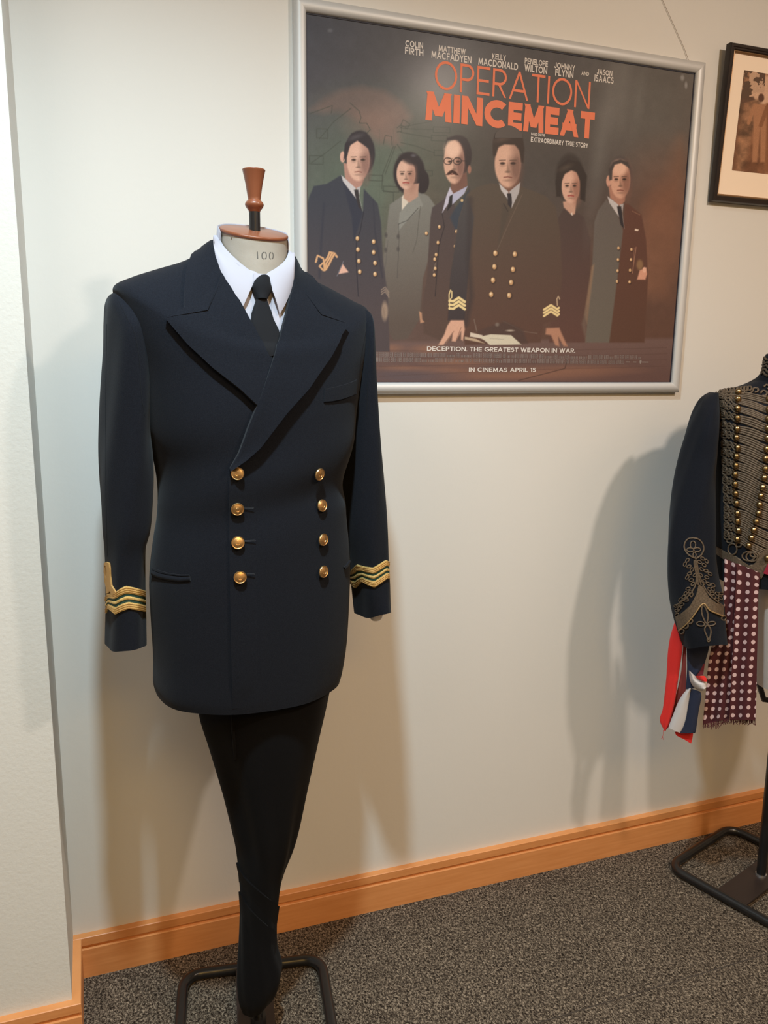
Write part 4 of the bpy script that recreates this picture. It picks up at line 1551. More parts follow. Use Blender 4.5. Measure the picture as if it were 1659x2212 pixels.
def sleeve(name, keys, depth, parent, m=m_wool, surf_only=False, up=.06, fr=A):
    rings = ring_stack(fr, keys, depth=depth, nsub=5, seg=64)
    r0 = rings
    # soft creases in the hanging cloth
    for i, ring in enumerate(rings):
        t = i / (len(rings) - 1)
        c = sum(ring, Vector((0, 0, 0))) / len(ring)
        for k, p_ in enumerate(ring):
            a = 2 * pi * k / len(ring)
            d = (p_ - c)
            d.z = 0
            if d.length > 1e-6:
                d.normalize()
            ring[k] = p_ + d * (.0016 * sin(3 * a + 9 * t) + .0014 * sin(6 * a - 14 * t)) * min(1, 4 * t)
    d = loft_data(rings, True, True)
    s_ = Surf([d], fr, depth)
    h = turn_in(rings, up=up)
    o = mesh(name, *loft_data(h, True, True), m, parent, True, 60)
    return o, s_


SLK = [  # left (viewer) sleeve
    ((262, 632), (292, 634), .026, .026, 0, 0, 2.0),
    ((240, 634), (308, 644), .046, .048, -.010, -.005, 2.0),
    ((227, 650), (322, 672), .062, .064, -.012, -.006, 2.1),
    ((223.5, 690), (330, 715), .074, .076, -.006, 0, 2.1),
    ((222, 760), (330, 780), .077, .078, 0, 0, 2.1),
    ((218.5, 850), (329, 860), .076, .077, 0, 0, 2.1),
    ((216, 930), (327, 932), .074, .076, 0, 0, 2.1),
    ((214.5, 1000), (330.5, 1000), .072, .075, 0, 0, 2.1),
    ((215.5, 1060), (329.5, 1060), .070, .074, 0, 0, 2.1),
    ((219, 1135), (324.5, 1138), .067, .070, 0, 0, 2.1),
    ((224, 1190), (313.5, 1188), .061, .063, 0, 0, 2.1),
    ((227, 1262), (312, 1262), .058, .058, 0, 0, 2.15),
    ((229, 1330), (314.5, 1328), .058, .057, .006, -.006, 2.15),
    ((228.5, 1394), (317, 1388), .060, .058, .009, -.008, 2.2),
]
sl, sl_surf = sleeve('sleeve', SLK, .055, jacket)
SRK = [
    ((764, 674), (790, 668), .026, .026, 0, 0, 2.0),
    ((752, 680), (803, 672), .046, .046, -.008, -.005, 2.0),
    ((740, 704), (810, 694), .060, .062, -.010, -.004, 2.1),
    ((730, 760), (812, 750), .072, .074, 0, 0, 2.1),
    ((724, 830), (813.5, 825), .074, .076, 0, 0, 2.1),
    ((722, 910), (819, 905), .073, .075, 0, 0, 2.1),
    ((724, 985), (825.5, 980), .072, .074, 0, 0, 2.1),
    ((728, 1060), (830, 1055), .070, .072, 0, 0, 2.1),
    ((734, 1130), (834.5, 1125), .067, .070, 0, 0, 2.1),
    ((745, 1195), (838.5, 1190), .063, .066, 0, 0, 2.1),
    ((754, 1250), (843.5, 1244), .058, .060, 0, 0, 2.15),
    ((761, 1290), (845, 1286), .056, .057, .005, -.005, 2.2),
    ((767, 1328), (846.5, 1321), .056, .056, .016, -.014, 2.2),
]
sr, sr_surf = sleeve('sleeve', SRK, -.060, jacket)
# raised back seam on the sleeve
MB().add(cord(sl_surf, [(231, 700), (228.5, 850), (228, 1000), (229.5, 1100), (232, 1200)], .0011, 0, 5, 5, False, .5)).build('sleeve_seam', m_wool2, sl)
MB().add(cord(sr_surf, [(801, 690), (796, 780), (792, 900)], .0009, 0, 5, 5, False, .5)).build('sleeve_seam', m_wool2, sr)
# armhole seams where the sleeves are set in
arm = Surf([full, (sl_surf.V, sl_surf.Fc), (sr_surf.V, sr_surf.Fc)], A)
MB().add(cord(arm, [(249, 638), (262, 662), (276, 690), (289, 716), (297, 750), (302, 790), (305, 850), (313, 899)], .0007, .0, 5, 6, False, .6)).build('armhole_seam', m_wool2, jacket)
MB().add(cord(arm, [(797, 658), (796, 690), (787, 732), (780, 772), (775, 822), (771, 899)], .0007, .0, 5, 6, False, .6)).build('armhole_seam', m_wool2, jacket)


# ---- gold distinction lace on the cuffs: gold, green, gold, green, gold
def cuff_lace(surf, topl, botl, parent, fr_=(0, .30, .43, .56, .69, 1.0)):
    n = 30
    Tt = resample(topl, n)
    Bb = resample(botl, n)
    for b in range(5):
        a0, a1 = fr_[b], fr_[b + 1]
        pairs = [(tuple(t * (1 - a0) + q * a0), tuple(t * (1 - a1) + q * a1)) for t, q in zip(Tt, Bb)]
        if b % 2 == 0:
            patch('gold_lace_ring', surf, pairs, m_lace, parent, off=lambda u, v: .0022 + .0006 * sin(pi * u), back=.0, nu=4, sub=1)
        else:
            patch('green_ring', surf, pairs, m_green, parent, off=.0014, back=.0, nu=2, sub=1)
    # stitched ridges along the broad rings
    mb_ = MB()
    for fa in (.06, .15, .235, .76, .85, .94):
        mb_.add(cord(surf, [tuple(t * (1 - fa) + q * fa) for t, q in zip(Tt, Bb)], .0007, .0030, 1, 4))
    mb_.build('lace_stitching', m_lace2, parent)


cuff_lace(sl_surf, [(229.8, 1289), (234, 1282), (249, 1281), (260, 1271), (272, 1265.5), (290, 1269), (311.5, 1275.5)],
          [(230.5, 1325), (235, 1314), (250.5, 1327), (263, 1320), (278, 1314.5), (295, 1317.5), (312.8, 1322)], sl)
patch('lace_curl', sl_surf, [((251, 1292), (255, 1284)), ((244, 1283), (250, 1275)), ((236, 1270), (243, 1264)), ((234.5, 1258), (242, 1256)), ((233, 1246), (240.5, 1245)), ((233.5, 1232), (239.8, 1228)), ((231.8, 1224), (238, 1216)), ((230, 1220), (232, 1213.5)), ((229.5, 1224), (228.0, 1216)), ((228.8, 1240), (227.4, 1236))],
      m_lace2, sl, off=.0030, back=.0, nu=3, sub=3)
patch('lace_curl', sl_surf, [((228.0, 1226), (231.0, 1224)), ((227.8, 1243), (231.2, 1243)), ((228.6, 1256), (233.6, 1254)), ((231.5, 1268), (237.5, 1264)), ((232, 1282), (239, 1279))], m_lace2, sl, off=.0026, back=.0, nu=3, sub=3)
cuff_lace(sr_surf, [(757.0, 1236), (771, 1219), (789, 1224), (806, 1226), (820, 1218), (833, 1209.5), (841.8, 1215)],
          [(756.5, 1259), (768, 1271), (783, 1256.5), (796, 1264), (809, 1268.5), (824, 1258), (836, 1249), (842.8, 1251)], sr)

# clear end of the arm form showing below the cuff
sg = thing('arm_form', 'small clear plastic arm end poking out below the right-hand cuff', 'arm form', tuple(A.plane(812, 1325, -.06)))
c0 = A.plane(813, 1327, -.045)
rr_ = []
for h, r in ((.05, .014), (.012, .0145), (0, .0148), (-.008, .0135), (-.0125, .009), (-.014, .002)):
    rr_.append([c0 + A.S * (r * cos(a)) + A.F * (r * .8 * sin(a)) + Vector((0, 0, h)) for a in [2 * pi * k / 20 for k in range(20)]])
MB().add(loft_data(rr_)).build('arm_tip', m_plastic, sg)

# ---- gilt anchor buttons
bp = [(0, .0042), (.0040, .0040), (.0070, .0034), (.0088, .0026), (.0094, .0024), (.0100, .0030), (.0108, .0031), (.0114, .0022), (.0116, .0008), (.0112, -.0008), (.009, -.002), (0, -.002)]
bv, bf_ = [], []
SEG = 28
for r, z in bp:
    for k in range(SEG):
        bv.append((max(r, 1e-5) * cos(2 * pi * k / SEG), max(r, 1e-5) * sin(2 * pi * k / SEG), z))
for i in range(len(bp) - 1):
    for k in range(SEG):
        l = (k + 1) % SEG
        bf_.append((i * SEG + k, i * SEG + l, (i + 1) * SEG + l, (i + 1) * SEG + k))
emb = MB()
zt = .0043
emb.add(tube_data([(0, .0042, zt - .0006), (0, -.0036, zt)], .0006, 6))
emb.add(tube_data([(-.0016, .0028, zt - .0004), (.0016, .0028, zt - .0004)], .0005, 6))
emb.add(tube_data([(-.0034, -.0012, zt - .0005), (-.0024, -.0034, zt - .0003), (0, -.0044, zt - .0004), (.0024, -.0034, zt - .0003), (.0034, -.0012, zt - .0005)], .0007, 6))
emb.add(tube_data([(-.0022, .0060, zt - .0016), (0, .0064, zt - .0016), (.0022, .0060, zt - .0016), (.0018, .0046, zt - .0010), (0, .0044, zt - .0008), (-.0018, .0046, zt - .0010)], .0006, 6, True))
emb.add(tube_data([(-.003, -.0050, zt - .0010), (0, -.0060, zt - .0016), (.003, -.0050, zt - .0010)], .0005, 6))
me_b = mesh('button', bv, bf_, m_gold, jacket, True, 35)
me_e = emb.build('anchor_relief', m_gold, me_b, True, 50)
ridge = []
BTN = [(513, 1022, 1), (512, 1097, 1), (513.5, 1171, 1), (518, 1245, 1), (686.5, 1023, 0), (692, 1092, 0), (694.5, 1165, 0), (695, 1234, 0)]
for i, (x, y, front) in enumerate(BTN):
    q, nn = body_surf.hit(x, y, .0062 if front else .0042)
    if i == 0:
        nn = (nn + A.V * -.38).normalized()
    if not front:
        nn = (nn + A.V * .18 + Vector((0, 0, .02))).normalized()
    rot = nn.to_track_quat('Z', 'Y').to_matrix().to_4x4()
    M = Matrix.Translation(q) @ rot @ Matrix.Rotation(radians(8 * ((i * 5) % 3 - 1)), 4, 'Z')
    if i == 0:
        b = me_b
        e2 = me_e
    else:
        b = me_b.copy()
        sc.collection.objects.link(b)
        e2 = me_e.copy()
        sc.collection.objects.link(e2)
        e2.parent = b
    b.parent = jacket
    b.matrix_parent_inverse = jacket.matrix_basis.inverted()
    b.matrix_basis = M
    e2.matrix_parent_inverse = Matrix.Identity(4)
    e2.matrix_basis = Matrix.Identity(4)

# ------------------------------------------------------------------ trousers
trousers = thing('black_trousers', 'black trousers folded and wrapped to a narrow point around the dress form pole', 'trousers', (-.19, -.31, .05))
TK = [
    ((418, 1440), (722, 1440), .108, .100, 0, 0, 2.1),
    ((431, 1531), (704, 1531), .100, .094, 0, 0, 2.1),
    ((452, 1602), (686, 1602), .092, .086, 0, 0, 2.1),
    ((483, 1712), (659, 1712), .076, .072, 0, 0, 2.05),
    ((503, 1788), (642, 1788), .064, .060, 0, 0, 2.0),
    ((512, 1829), (629, 1838), .056, .053, 0, 0, 2.0),
    ((517, 1881), (614, 1881), .048, .046, 0, 0, 2.0),
    ((518, 1915), (606, 1915), .044, .043, 0, 0, 2.0),
    ((519, 1950), (600.5, 1950), .042, .041, 0, 0, 2.0),
    ((518, 2001), (597, 2001), .040, .040, 0, 0, 2.0),
    ((516, 2045), (599, 2045), .041, .041, 0, 0, 2.0),
    ((513, 2085), (609, 2085), .042, .042, 0, 0, 2.0),
    ((512, 2120), (605, 2120), .041, .041, 0, 0, 2.0),
    ((515, 2156), (592, 2150), .035, .037, 0, 0, 2.0),
    ((522, 2180), (572, 2170), .026, .026, 0, 0, 2.0),
]
tr = ring_stack(A, TK, nsub=5, seg=80)
for i, ring in enumerate(tr):
    t = i / (len(tr) - 1)
    c = sum(ring, Vector((0, 0, 0))) / len(ring)
    for k, p_ in enumerate(ring):
        a = 2 * pi * k / len(ring)
        d = p_ - c
        d.z = 0
        d.normalize()
        f0 = .004 * math.exp(-((t - .25) / .2) ** 2) * (sin(4 * a + .6) + .5 * sin(7 * a))
        ring[k] = p_ + d * (f0 + .0012 * sin(8 * a + 16 * t))
td = loft_data(tr, True, True)
mesh('trouser_cloth', *td, m_black, trousers, True, 60)
ts = Surf([td], A)
patch('wrapped_fold', ts, [((514, 1862), (516, 1905)), ((530, 1893), (530, 1935)), ((555, 1918), (553, 1962)), ((578, 1938), (575, 1990)), ((600, 1957), (597, 2012))], m_black, trousers, off=lambda u, v: .0042 * (1 - u) - .001 * u, back=-.002, nu=8, sub=4, smooth_pairs=True)
patch('wrapped_fold', ts, [((519, 1925), (518, 1980)), ((538, 1957), (535, 2020)), ((560, 1983), (556, 2052)), ((594, 2012), (594, 2080))], m_black, trousers, off=lambda u, v: .0038 * (1 - u) - .001 * u, back=-.002, nu=8, sub=4, smooth_pairs=True)
patch('trouser_crease', ts, [((497, 1535), (505, 1535)), ((500, 1580), (507, 1580)), ((506, 1640), (512, 1640))], m_black, trousers, off=lambda u, v: .004 * sin(pi * u), back=-.002, nu=5, sub=3)

# ================================================================== hussar jacket on the second stand
Q0 = (1.10, -.33)
B = Frame(Q0, 22)
form2 = thing('dress_form', 'second dress form with white linen body on black stand at the right edge', 'mannequin', (1.247, -.255, 0))
base_stand(form2, (1.247, -.255), (-.95, -.31), .185, .166, .166)
P2b = Vector((1.247, -.255, .016))
ctop = Vector((Q0[0], Q0[1], 1.30))
sp = [P2b, Vector((1.238, -.257, .4)), Vector((1.224, -.262, .62)), Vector((1.205, -.270, .80))]
MB().add(tube_data(sp, .0125, 20)).build('pole', m_steel, form2)
MB().add(tube_data([P2b + Vector((0, 0, .004)), P2b + Vector((0, 0, .010))], .0145, 20)).build('pole_ferrule', mat('bright_ferrule', (.7, .7, .72), .25, .9), form2)
d_ = -.02
MB().add(tube_data([B.plane(1636, 1462, -.06), B.plane(1643, 1488, -.07), B.plane(1650, 1511, -.08), B.plane(1674, 1514, -.10)], .0075, 12)).build('height_lever', m_steel, form2)
lf_k = [
    ((1622, 1180), (1780, 1180), .080, .080, 0, 0, 2.1),
    ((1622, 1260), (1782, 1260), .084, .086, 0, 0, 2.1),
    ((1624, 1340), (1782, 1340), .088, .090, 0, 0, 2.1),
    ((1626, 1420), (1778, 1420), .088, .090, 0, 0, 2.1),
    ((1628, 1466), (1774, 1466), .084, .086, 0, 0, 2.1),
]
fr_rings = ring_stack(B, lf_k, nsub=4, seg=48)
MB().add(loft_data(fr_rings)).build('linen_body', mat('pale_linen', (.50, .44, .40), .85, bump=(600, .4, .0006)), form2, True, 50)
nk = []
for z, r in ((1.40, .055), (1.45, .053), (1.462, .050)):
    nk.append([Vector((Q0[0], Q0[1], z)) + B.S * (r * cos(a)) + B.F * (r * sin(a)) for a in [2 * pi * k / 32 for k in range(32)]])
MB().add(loft_data(nk)).build('neck', m_linen, form2, True, 50)

hus = thing('hussar_jacket', 'dark hussar jacket with tarnished gold braiding and rows of brass ball buttons, at right edge', 'jacket', (1.16, -.265, .95))
HK = [
    ((1640, 812), (1780, 806), .058, .062, -.016, .02, 2.0),
    ((1630, 821), (1790, 816), .068, .072, -.022, .015, 2.0),
    ((1605, 831), (1822, 826), .082, .086, -.030, .005, 2.0),
    ((1575, 839), (1858, 836), .094, .094, -.036, -.004, 2.1),
    ((1548, 847), (1884, 846), .102, .100, -.040, -.010, 2.2),
    ((1540, 864), (1894, 862), .108, .104, -.040, -.010, 2.25),
    ((1540, 900), (1892, 896), .115, .108, -.030, -.005, 2.3),
    ((1540, 960), (1884, 955), .122, .110, -.012, 0, 2.3),
    ((1539, 1030), (1872, 1026), .124, .108, 0, 0, 2.3),
    ((1539, 1100), (1858, 1096), .118, .102, -.005, 0, 2.25),
    ((1540, 1150), (1846, 1146), .112, .098, -.014, 0, 2.2),
    ((1540, 1188), (1838, 1184), .110, .096, -.024, 0, 2.2),
    ((1543, 1234), (1836, 1228), .109, .094, -.016, 0, 2.2),
]
hr = ring_stack(B, HK, nsub=5, seg=96)
hd = loft_data(hr, True, True)
hs = Surf([hd], B)
mesh('jacket_body', *loft_data(turn_in(hr, up=.03), True, True), m_wool, hus, True, 60)
# sleeve
HS = [
    ((1533, 847), (1552, 849), .022, .022, 0, 0, 2.0, 0.000),
    ((1521, 853), (1553, 858), .038, .038, -.004, 0, 2.0, 0.004),
    ((1509, 865), (1554, 872), .052, .052, -.006, 0, 2.1, 0.010),
    ((1497, 888), (1555, 896), .060, .062, 0, 0, 2.1, 0.020),
    ((1484, 924), (1555, 930), .065, .066, 0, 0, 2.1, 0.032),
    ((1470.5, 970), (1552, 974), .067, .068, 0, 0, 2.1, 0.036),
    ((1459, 1020), (1546.5, 1022), .066, .067, 0, 0, 2.1, 0.049),
    ((1450.5, 1068), (1545, 1068), .064, .066, 0, 0, 2.1, 0.061),
    ((1444, 1120), (1545.5, 1120), .062, .064, 0, 0, 2.1, 0.073),
    ((1440.2, 1175), (1546.5, 1174), .060, .062, 0, 0, 2.1, 0.085),
    ((1441, 1230), (1552, 1228), .058, .060, 0, 0, 2.1, 0.085),
    ((1447, 1278), (1561, 1274), .056, .058, .004, -.004, 2.1, 0.085),
    ((1459.5, 1324), (1566, 1322), .054, .055, .010, -.010, 2.15, 0.085),
    ((1475, 1366), (1572, 1368), .052, .053, .018, -.016, 2.2, 0.085),
]
h_sl, h_ss = sleeve('sleeve', HS, .085, hus, fr=B)
# far sleeve, mirrored about the body, mostly out of the picture
mv = [Vector(v.co) for v in h_sl.data.vertices]
cx = Vector((Q0[0], Q0[1], 0))
mv = [v - B.S * (2 * (v - cx).dot(B.S)) for v in mv]
mesh('sleeve', mv, [tuple(reversed(p_.vertices)) for p_ in h_sl.data.polygons], m_wool, hus, True, 60)

C6 = lambda x, y: (1400 + x / 4.7066, 780 + y / 4.7066)
C7 = lambda x, y: (1400 + x / 4.254, 1120 + y / 4.254)
# ---- rows of cord between the button columns
col1 = [(917, 340), (917, 402), (920, 483), (920, 577), (918, 685), (912, 772), (925, 875), (912, 962), (908, 1055), (900, 1145), (900, 1243), (905, 1338), (915, 1435), (920, 1537), (922, 1617), (930, 1710), (918, 1800)]
col2 = [(1222, 405), (1222, 500), (1220, 590), (1216, 680), (1214, 780), (1206, 890), (1196, 985), (1192, 1090), (1183, 1180), (1166, 1275), (1148, 1360), (1135, 1450), (1124, 1535), (1102, 1620), (1078, 1705), (1056, 1785), (1028, 1865)]
for i, (a, b) in enumerate(zip(col1, col2)):
    pa, pb = C6(*a), C6(*b)
    gap_ = 20.5 if i > 2 else 15
    for k in range(4):
        dy = (k - 1.2) * gap_ / 4
        slope = (pb[1] - pa[1]) / (pb[0] - pa[0])
        zc_ = hs.hit(pb[0], pb[1])[0].z - .012
        ext = max(30, to_px(Vector((Q0[0], Q0[1], zc_)) + B.F * .118)[0] + 1 - pb[0])
        sag = 1.8
        pts = [(pa[0] - 1, pa[1] + dy * .75), (pa[0] + (pb[0] - pa[0]) * .45, pa[1] + (pb[1] - pa[1]) * .45 + dy - sag), (pb[0], pb[1] + dy * .9), (pb[0] + ext * .5, pb[1] + ext * .5 * slope * .8 + dy * .8), (pb[0] + ext, pb[1] + ext * slope * .7 + dy * .8)]
        MB().add(cord(hs, pts, .00245, .0012, 4, 6, False, .85)).build('braid_cord', m_olive, hus)
    # knotted end loops, left of the outer buttons
    x0_ = 700 + 38 * min(1, i / 5) + 26 * min(1, max(0, (i - 7) / 6))
    lx, ly = C6(x0_ + (40 if i < 1 else 20), a[1] - 30)
    rx = pa[0] - 1
    w1 = rx - lx
    mb = MB()
    for (o, r_) in ((0, .0023), (6.5, .0023)):
        y_ = pa[1] - 3 + o
        mb.add(cord(hs, [(rx, y_ + 2), (rx - w1 * .28, y_ - 6), (rx - w1 * .55, y_ - 1), (rx - w1 * .78, y_ - 12), (lx + 1, y_ - 12), (lx - 1, y_ - 5), (lx + w1 * .22, y_ - 1), (rx - w1 * .5, y_ - 9), (rx - w1 * .25, y_ + 2), (rx, y_ + 6)], r_, .0014, 4, 5, False, .85))
    mb.add(cord(hs, [(lx + 2, ly - 4), (lx + 7, ly - 7), (lx + 9, ly - 2), (lx + 5, ly + 2), (lx + 1, ly)], .0020, .003, 4, 5, True, .85))
    mb.build('braid_knot', m_olive, hus)
# ball buttons
bs = bmesh.new()
bmesh.ops.create_uvsphere(bs, u_segments=18, v_segments=12, radius=.0074)
me = bpy.data.meshes.new('ball_button')
bs.to_mesh(me)
bs.free()
ball = link('ball_button', me, m_brass, hus, True, 180)
first = True
for a in col1 + col2 + [(1210, 1990)]:
    x, y = C6(*a)
    q, nn = hs.hit(x, y, .0078)
    if first:
        b = ball
        first = False
    else:
        b = ball.copy()
        sc.collection.objects.link(b)
    b.parent = hus
    b.matrix_parent_inverse = hus.matrix_basis.inverted()
    b.location = q
# the other half of the front, beyond the picture edge, is the same braiding reflected
cq = Vector((Q0[0], Q0[1], 0))


def reflect(v):
    return v - B.S * (2 * (v - cq).dot(B.S))


for o in list(hus.children):
    nm = o.name.split('.')[0]
    if nm in ('braid_cord', 'braid_knot'):
        mesh(nm, [reflect(q.co) for q in o.data.vertices], [tuple(reversed(g.vertices)) for g in o.data.polygons], m_olive, hus)
    elif nm == 'ball_button':
        b = o.copy()
        sc.collection.objects.link(b)
        b.location = reflect(o.location)
# shoulder and collar lace
mb = MB()
for k in range(12):
    t = k / 11
    cx_, cy_ = 1536 + 82 * t, 850.5 - 13 * t + 3 * t * t
    mb.add(cord(hs, [(cx_ - 5, cy_ + 3), (cx_ - 1, cy_ - 3.5), (cx_ + 5, cy_ - 2), (cx_ + 4, cy_ + 4), (cx_ - 2, cy_ + 5)], .0021, .0030, 3, 5, True, .9))
for pl in ([(1531, 853), (1556, 851), (1584, 849), (1618, 853), (1662, 862), (1690, 868)], [(1538, 857), (1560, 857), (1590, 856)],
           [(1590, 849), (1598, 844), (1608, 846), (1606, 852), (1597, 853)], [(1612, 850), (1619, 852), (1625, 848), (1628, 841), (1636, 841), (1637, 847), (1630, 850)],
           [(1642, 852), (1648, 846), (1656, 849), (1654, 856), (1646, 857)], [(1650, 838), (1656, 833), (1662, 837), (1658, 843)]):
    mb.add(cord(hs, pl, .0023, .0032, 4, 5, False, .9))
mb.build('shoulder_braid', m_olive, hus)
# standing collar with lace
ck = []
for z, r, g in ((1.405, .074, 0), (1.425, .072, 0), (1.450, .070, 0), (1.468, .069, 0), (1.470, .066, 0), (1.43, .064, 0)):
    ck.append([Vector((Q0[0], Q0[1], z)) + B.S * (r * 1.06 * cos(a)) + B.F * (r * sin(a) + .004) + Vector((0, 0, -.014 * max(0, sin(a)))) for a in [2 * pi * k / 48 for k in range(48)]])
cdt = loft_data(ck, False, False)
mesh('collar', *cdt, m_wool, hus, True, 60)
mb = MB()
for zc in (0, 1, 2, 3, 4):
    ring = [ck[1][k] * (1 - zc / 5) + ck[3][k] * (zc / 5) + (ck[1][k] - Vector((Q0[0], Q0[1], ck[1][k].z))).normalized() * .002 for k in range(48)]
    wob = [p_ + Vector((0, 0, .0030 * sin(k * 1.9 + zc))) for k, p_ in enumerate(ring)]
    mb.add(tube_data(wob, .0026, 5, True))
mb.build('collar_braid', m_olive, hus)

# waist lace band with a turned-up corner and trefoils
patch('waist_lace', hs, [((1546, 1179), (1547.5, 1195)), (C7(720, 310), C7(715, 382)), (C7(810, 350), C7(812, 440)), (C7(880, 400), C7(905, 500)), (C7(940, 440), C7(995, 562)), (C7(985, 405), C7(1045, 545)), (C7(1040, 315), C7(1100, 440)), (C7(1100, 260), C7(1140, 350))], m_olive, hus, off=.0035, back=.0, nu=6, sub=4)
mb = MB()
for ct, rx, ry in (((780, 280), 40, 50), ((755, 205), 26, 18), ((835, 240), 24, 20), ((925, 345), 58, 42), ((955, 350), 52, 42), ((952, 452), 28, 24), ((980, 330), 40, 24)):
    pts = [C7(ct[0] + rx * cos(a), ct[1] + ry * sin(a)) for a in [2 * pi * k / 10 for k in range(10)]]
    mb.add(cord(hs, pts, .0019, .0022, 2, 5, True, .85))
mb.add(cord(hs, [C7(800, 345), C7(860, 385)], .0019, .002, 3, 5))
mb.build('waist_braid', m_olive, hus)

# ---- sleeve embroidery
mb = MB()


def loop(ct, rx, ry, rot=0, r=.0015, n=9):
    c_, s__ = cos(radians(rot)), sin(radians(rot))
    pts = []
    for k in range(n):
        a = 2 * pi * k / n
        x, y = rx * cos(a), ry * sin(a)
        pts.append(C7(ct[0] + x * c_ - y * s__, ct[1] + x * s__ + y * c_))
    mb.add(cord(h_ss, pts, r, .0012, 2, 5, True, .9))


def line7(pts, r=.0019, n=4):
    mb.add(cord(h_ss, [C7(*q) for q in pts], r, .0012, n, 5, False, .9))


line7([(425, 365), (370, 330), (338, 280), (336, 235), (362, 192), (410, 178), (465, 192), (500, 235), (508, 285), (485, 335), (432, 372)], .0019)
loop((412, 243), 24, 34)
loop((388, 288), 32, 18)
loop((448, 286), 32, 18)
loop((425, 335), 14, 24)
# stem pairs flowing down into the chevron
for dx in (-13, -4, 5, 14):
    line7([(430 + dx * .6, 378), (436 + dx, 430), (450 + dx, 500), (462 + dx * 1.6, 560), (470 + dx * 3, 610)], .0019)
line7([(450, 565), (420, 640), (370, 710), (300, 770), (262, 800)], .0019)
line7([(500, 610), (560, 700), (640, 770), (684, 800)], .0019)
for ct in ((362, 384), (340, 420), (376, 440), (402, 470), (380, 505), (360, 540), (395, 565), (430, 520), (410, 600), (368, 645), (388, 672), (330, 718), (352, 748), (300, 745), (312, 790), (262, 802), (290, 826), (270, 845), (268, 885), (398, 700), (345, 690),
           (498, 368), (535, 392), (512, 428), (470, 400), (490, 466), (530, 480), (566, 508), (536, 540), (480, 520), (516, 575), (552, 600), (595, 612), (590, 650), (560, 650), (585, 690), (630, 692), (628, 745), (660, 730), (665, 690), (600, 720)):
    loop(ct, 12.5, 20, (50 if ct[0] < 440 else -50) + (ct[1] * 13) % 70 - 35, .00125, 8)
# flower below the apex
line7([(497, 790), (490, 850), (505, 910), (535, 962), (548, 900), (535, 840), (505, 790)], .0019)
loop((482, 967), 36, 20, 8)
loop((580, 965), 36, 18, -8)
line7([(535, 975), (518, 1020), (535, 1070), (556, 1115), (574, 1060), (570, 1010), (540, 975)], .0018)
loop((555, 1115), 12, 16)
for ct in ((388, 942), (350, 985), (315, 1036), (690, 915)):
    loop(ct, 20, 22, 20, .0019, 8)
mb.build('sleeve_embroidery', m_olive, h_sl)
patch('cuff_chevron', h_ss, [(C7(256, 905), C7(288, 1035)), (C7(310, 870), C7(330, 985)), (C7(385, 800), C7(400, 900)), (C7(440, 700), C7(455, 820)), (C7(462, 605), C7(500, 768)), (C7(500, 625), C7(540, 815)), (C7(555, 720), C7(590, 848)), (C7(620, 775), C7(640, 875)), (C7(683, 798), C7(690, 892))],
      m_olive, h_sl, off=.0026, back=.0, nu=6, sub=4)
MB().add(cord(h_ss, [C7(290, 1030), C7(340, 985), C7(410, 900), C7(500, 780), C7(560, 840), C7(640, 880), C7(684, 898)], .0017, .003, 4, 5)).build('chevron_edge', mat('pale_gold_cord', (.34, .22, .10), .5, .3), h_sl)


# ------------------------------------------------------------------ hanging cloths
def sheet(name, pairs, fr, depth, m, parent=None, folds=(0, 0, 0), thick=.0012, nu=24, sub=6, uv=None, smooth_pairs=True, belly=0.0):
    """free-hanging cloth: pixel pairs (left, right) on a standing plane, pleated in depth, with thickness"""
    A_ = catmull([p_[0] for p_ in pairs], sub)
    B_ = catmull([p_[1] for p_ in pairs], sub)
    n = len(A_)
    F_, K_ = [], []
    for i in range(n):
        for j in range(nu + 1):
            t = j / nu
            px = A_[i] * (1 - t) + B_[i] * t
            v = i / (n - 1)
            dd = (depth(t, v) if callable(depth) else depth) + folds[0] * sin(folds[1] * t * 2 * pi + folds[2] + .8 * v) * (.35 + .65 * v) + belly * sin(pi * t)
            F_.append(fr.plane(px[0], px[1], dd))
            K_.append(fr.plane(px[0], px[1], dd - thick))
    W = nu + 1
    N = len(F_)
    fs = []
    for i in range(n - 1):
        for j in range(nu):
            a = i * W + j
            fs.append((a, a + W, a + W + 1, a + 1))
            fs.append((N + a, N + a + 1, N + a + W + 1, N + a + W))
        for j in (0, nu):
            a = i * W + j
            fs.append((a, a + W, N + a + W, N + a))
    for i in (0, n - 1):
        for j in range(nu):
            a = i * W + j
            fs.append((a, a + 1, N + a + 1, N + a))
    me_ = bpy.data.meshes.new(name)
    me_.from_pydata([tuple(q) for q in F_ + K_], [], fs)
    if uv:
        ul = me_.uv_layers.new(name='UVMap')
        vid = np.zeros(len(me_.loops), np.int32)
        me_.loops.foreach_get('vertex_index', vid)
        # arc lengths so that the print stays undistorted in the folds
        P_ = [F_[i * W:(i + 1) * W] for i in range(n)]
        U_ = []
        for r_ in P_:
            acc = [0]
            for a, b in zip(r_, r_[1:]):
                acc.append(acc[-1] + (b - a).length)
            U_.append(acc)
        Vv = [0]
        for r0_, r1_ in zip(P_, P_[1:]):
            Vv.append(Vv[-1] + (r1_[nu // 2] - r0_[nu // 2]).length)
        arr = np.zeros((len(vid), 2), np.float32)
        for k, idx in enumerate(vid):
            i, j = divmod(int(idx) % N, W)
            arr[k] = (U_[i][j] / uv[0] + uv[2], Vv[i] / uv[1] + uv[3])
        ul.data.foreach_set('uv', arr.ravel())
    bm_ = bmesh.new()
    bm_.from_mesh(me_)
    bmesh.ops.recalc_face_normals(bm_, faces=bm_.faces)
    bm_.to_mesh(me_)
    bm_.free()
    return link(name, me_, m, parent, True, 50)


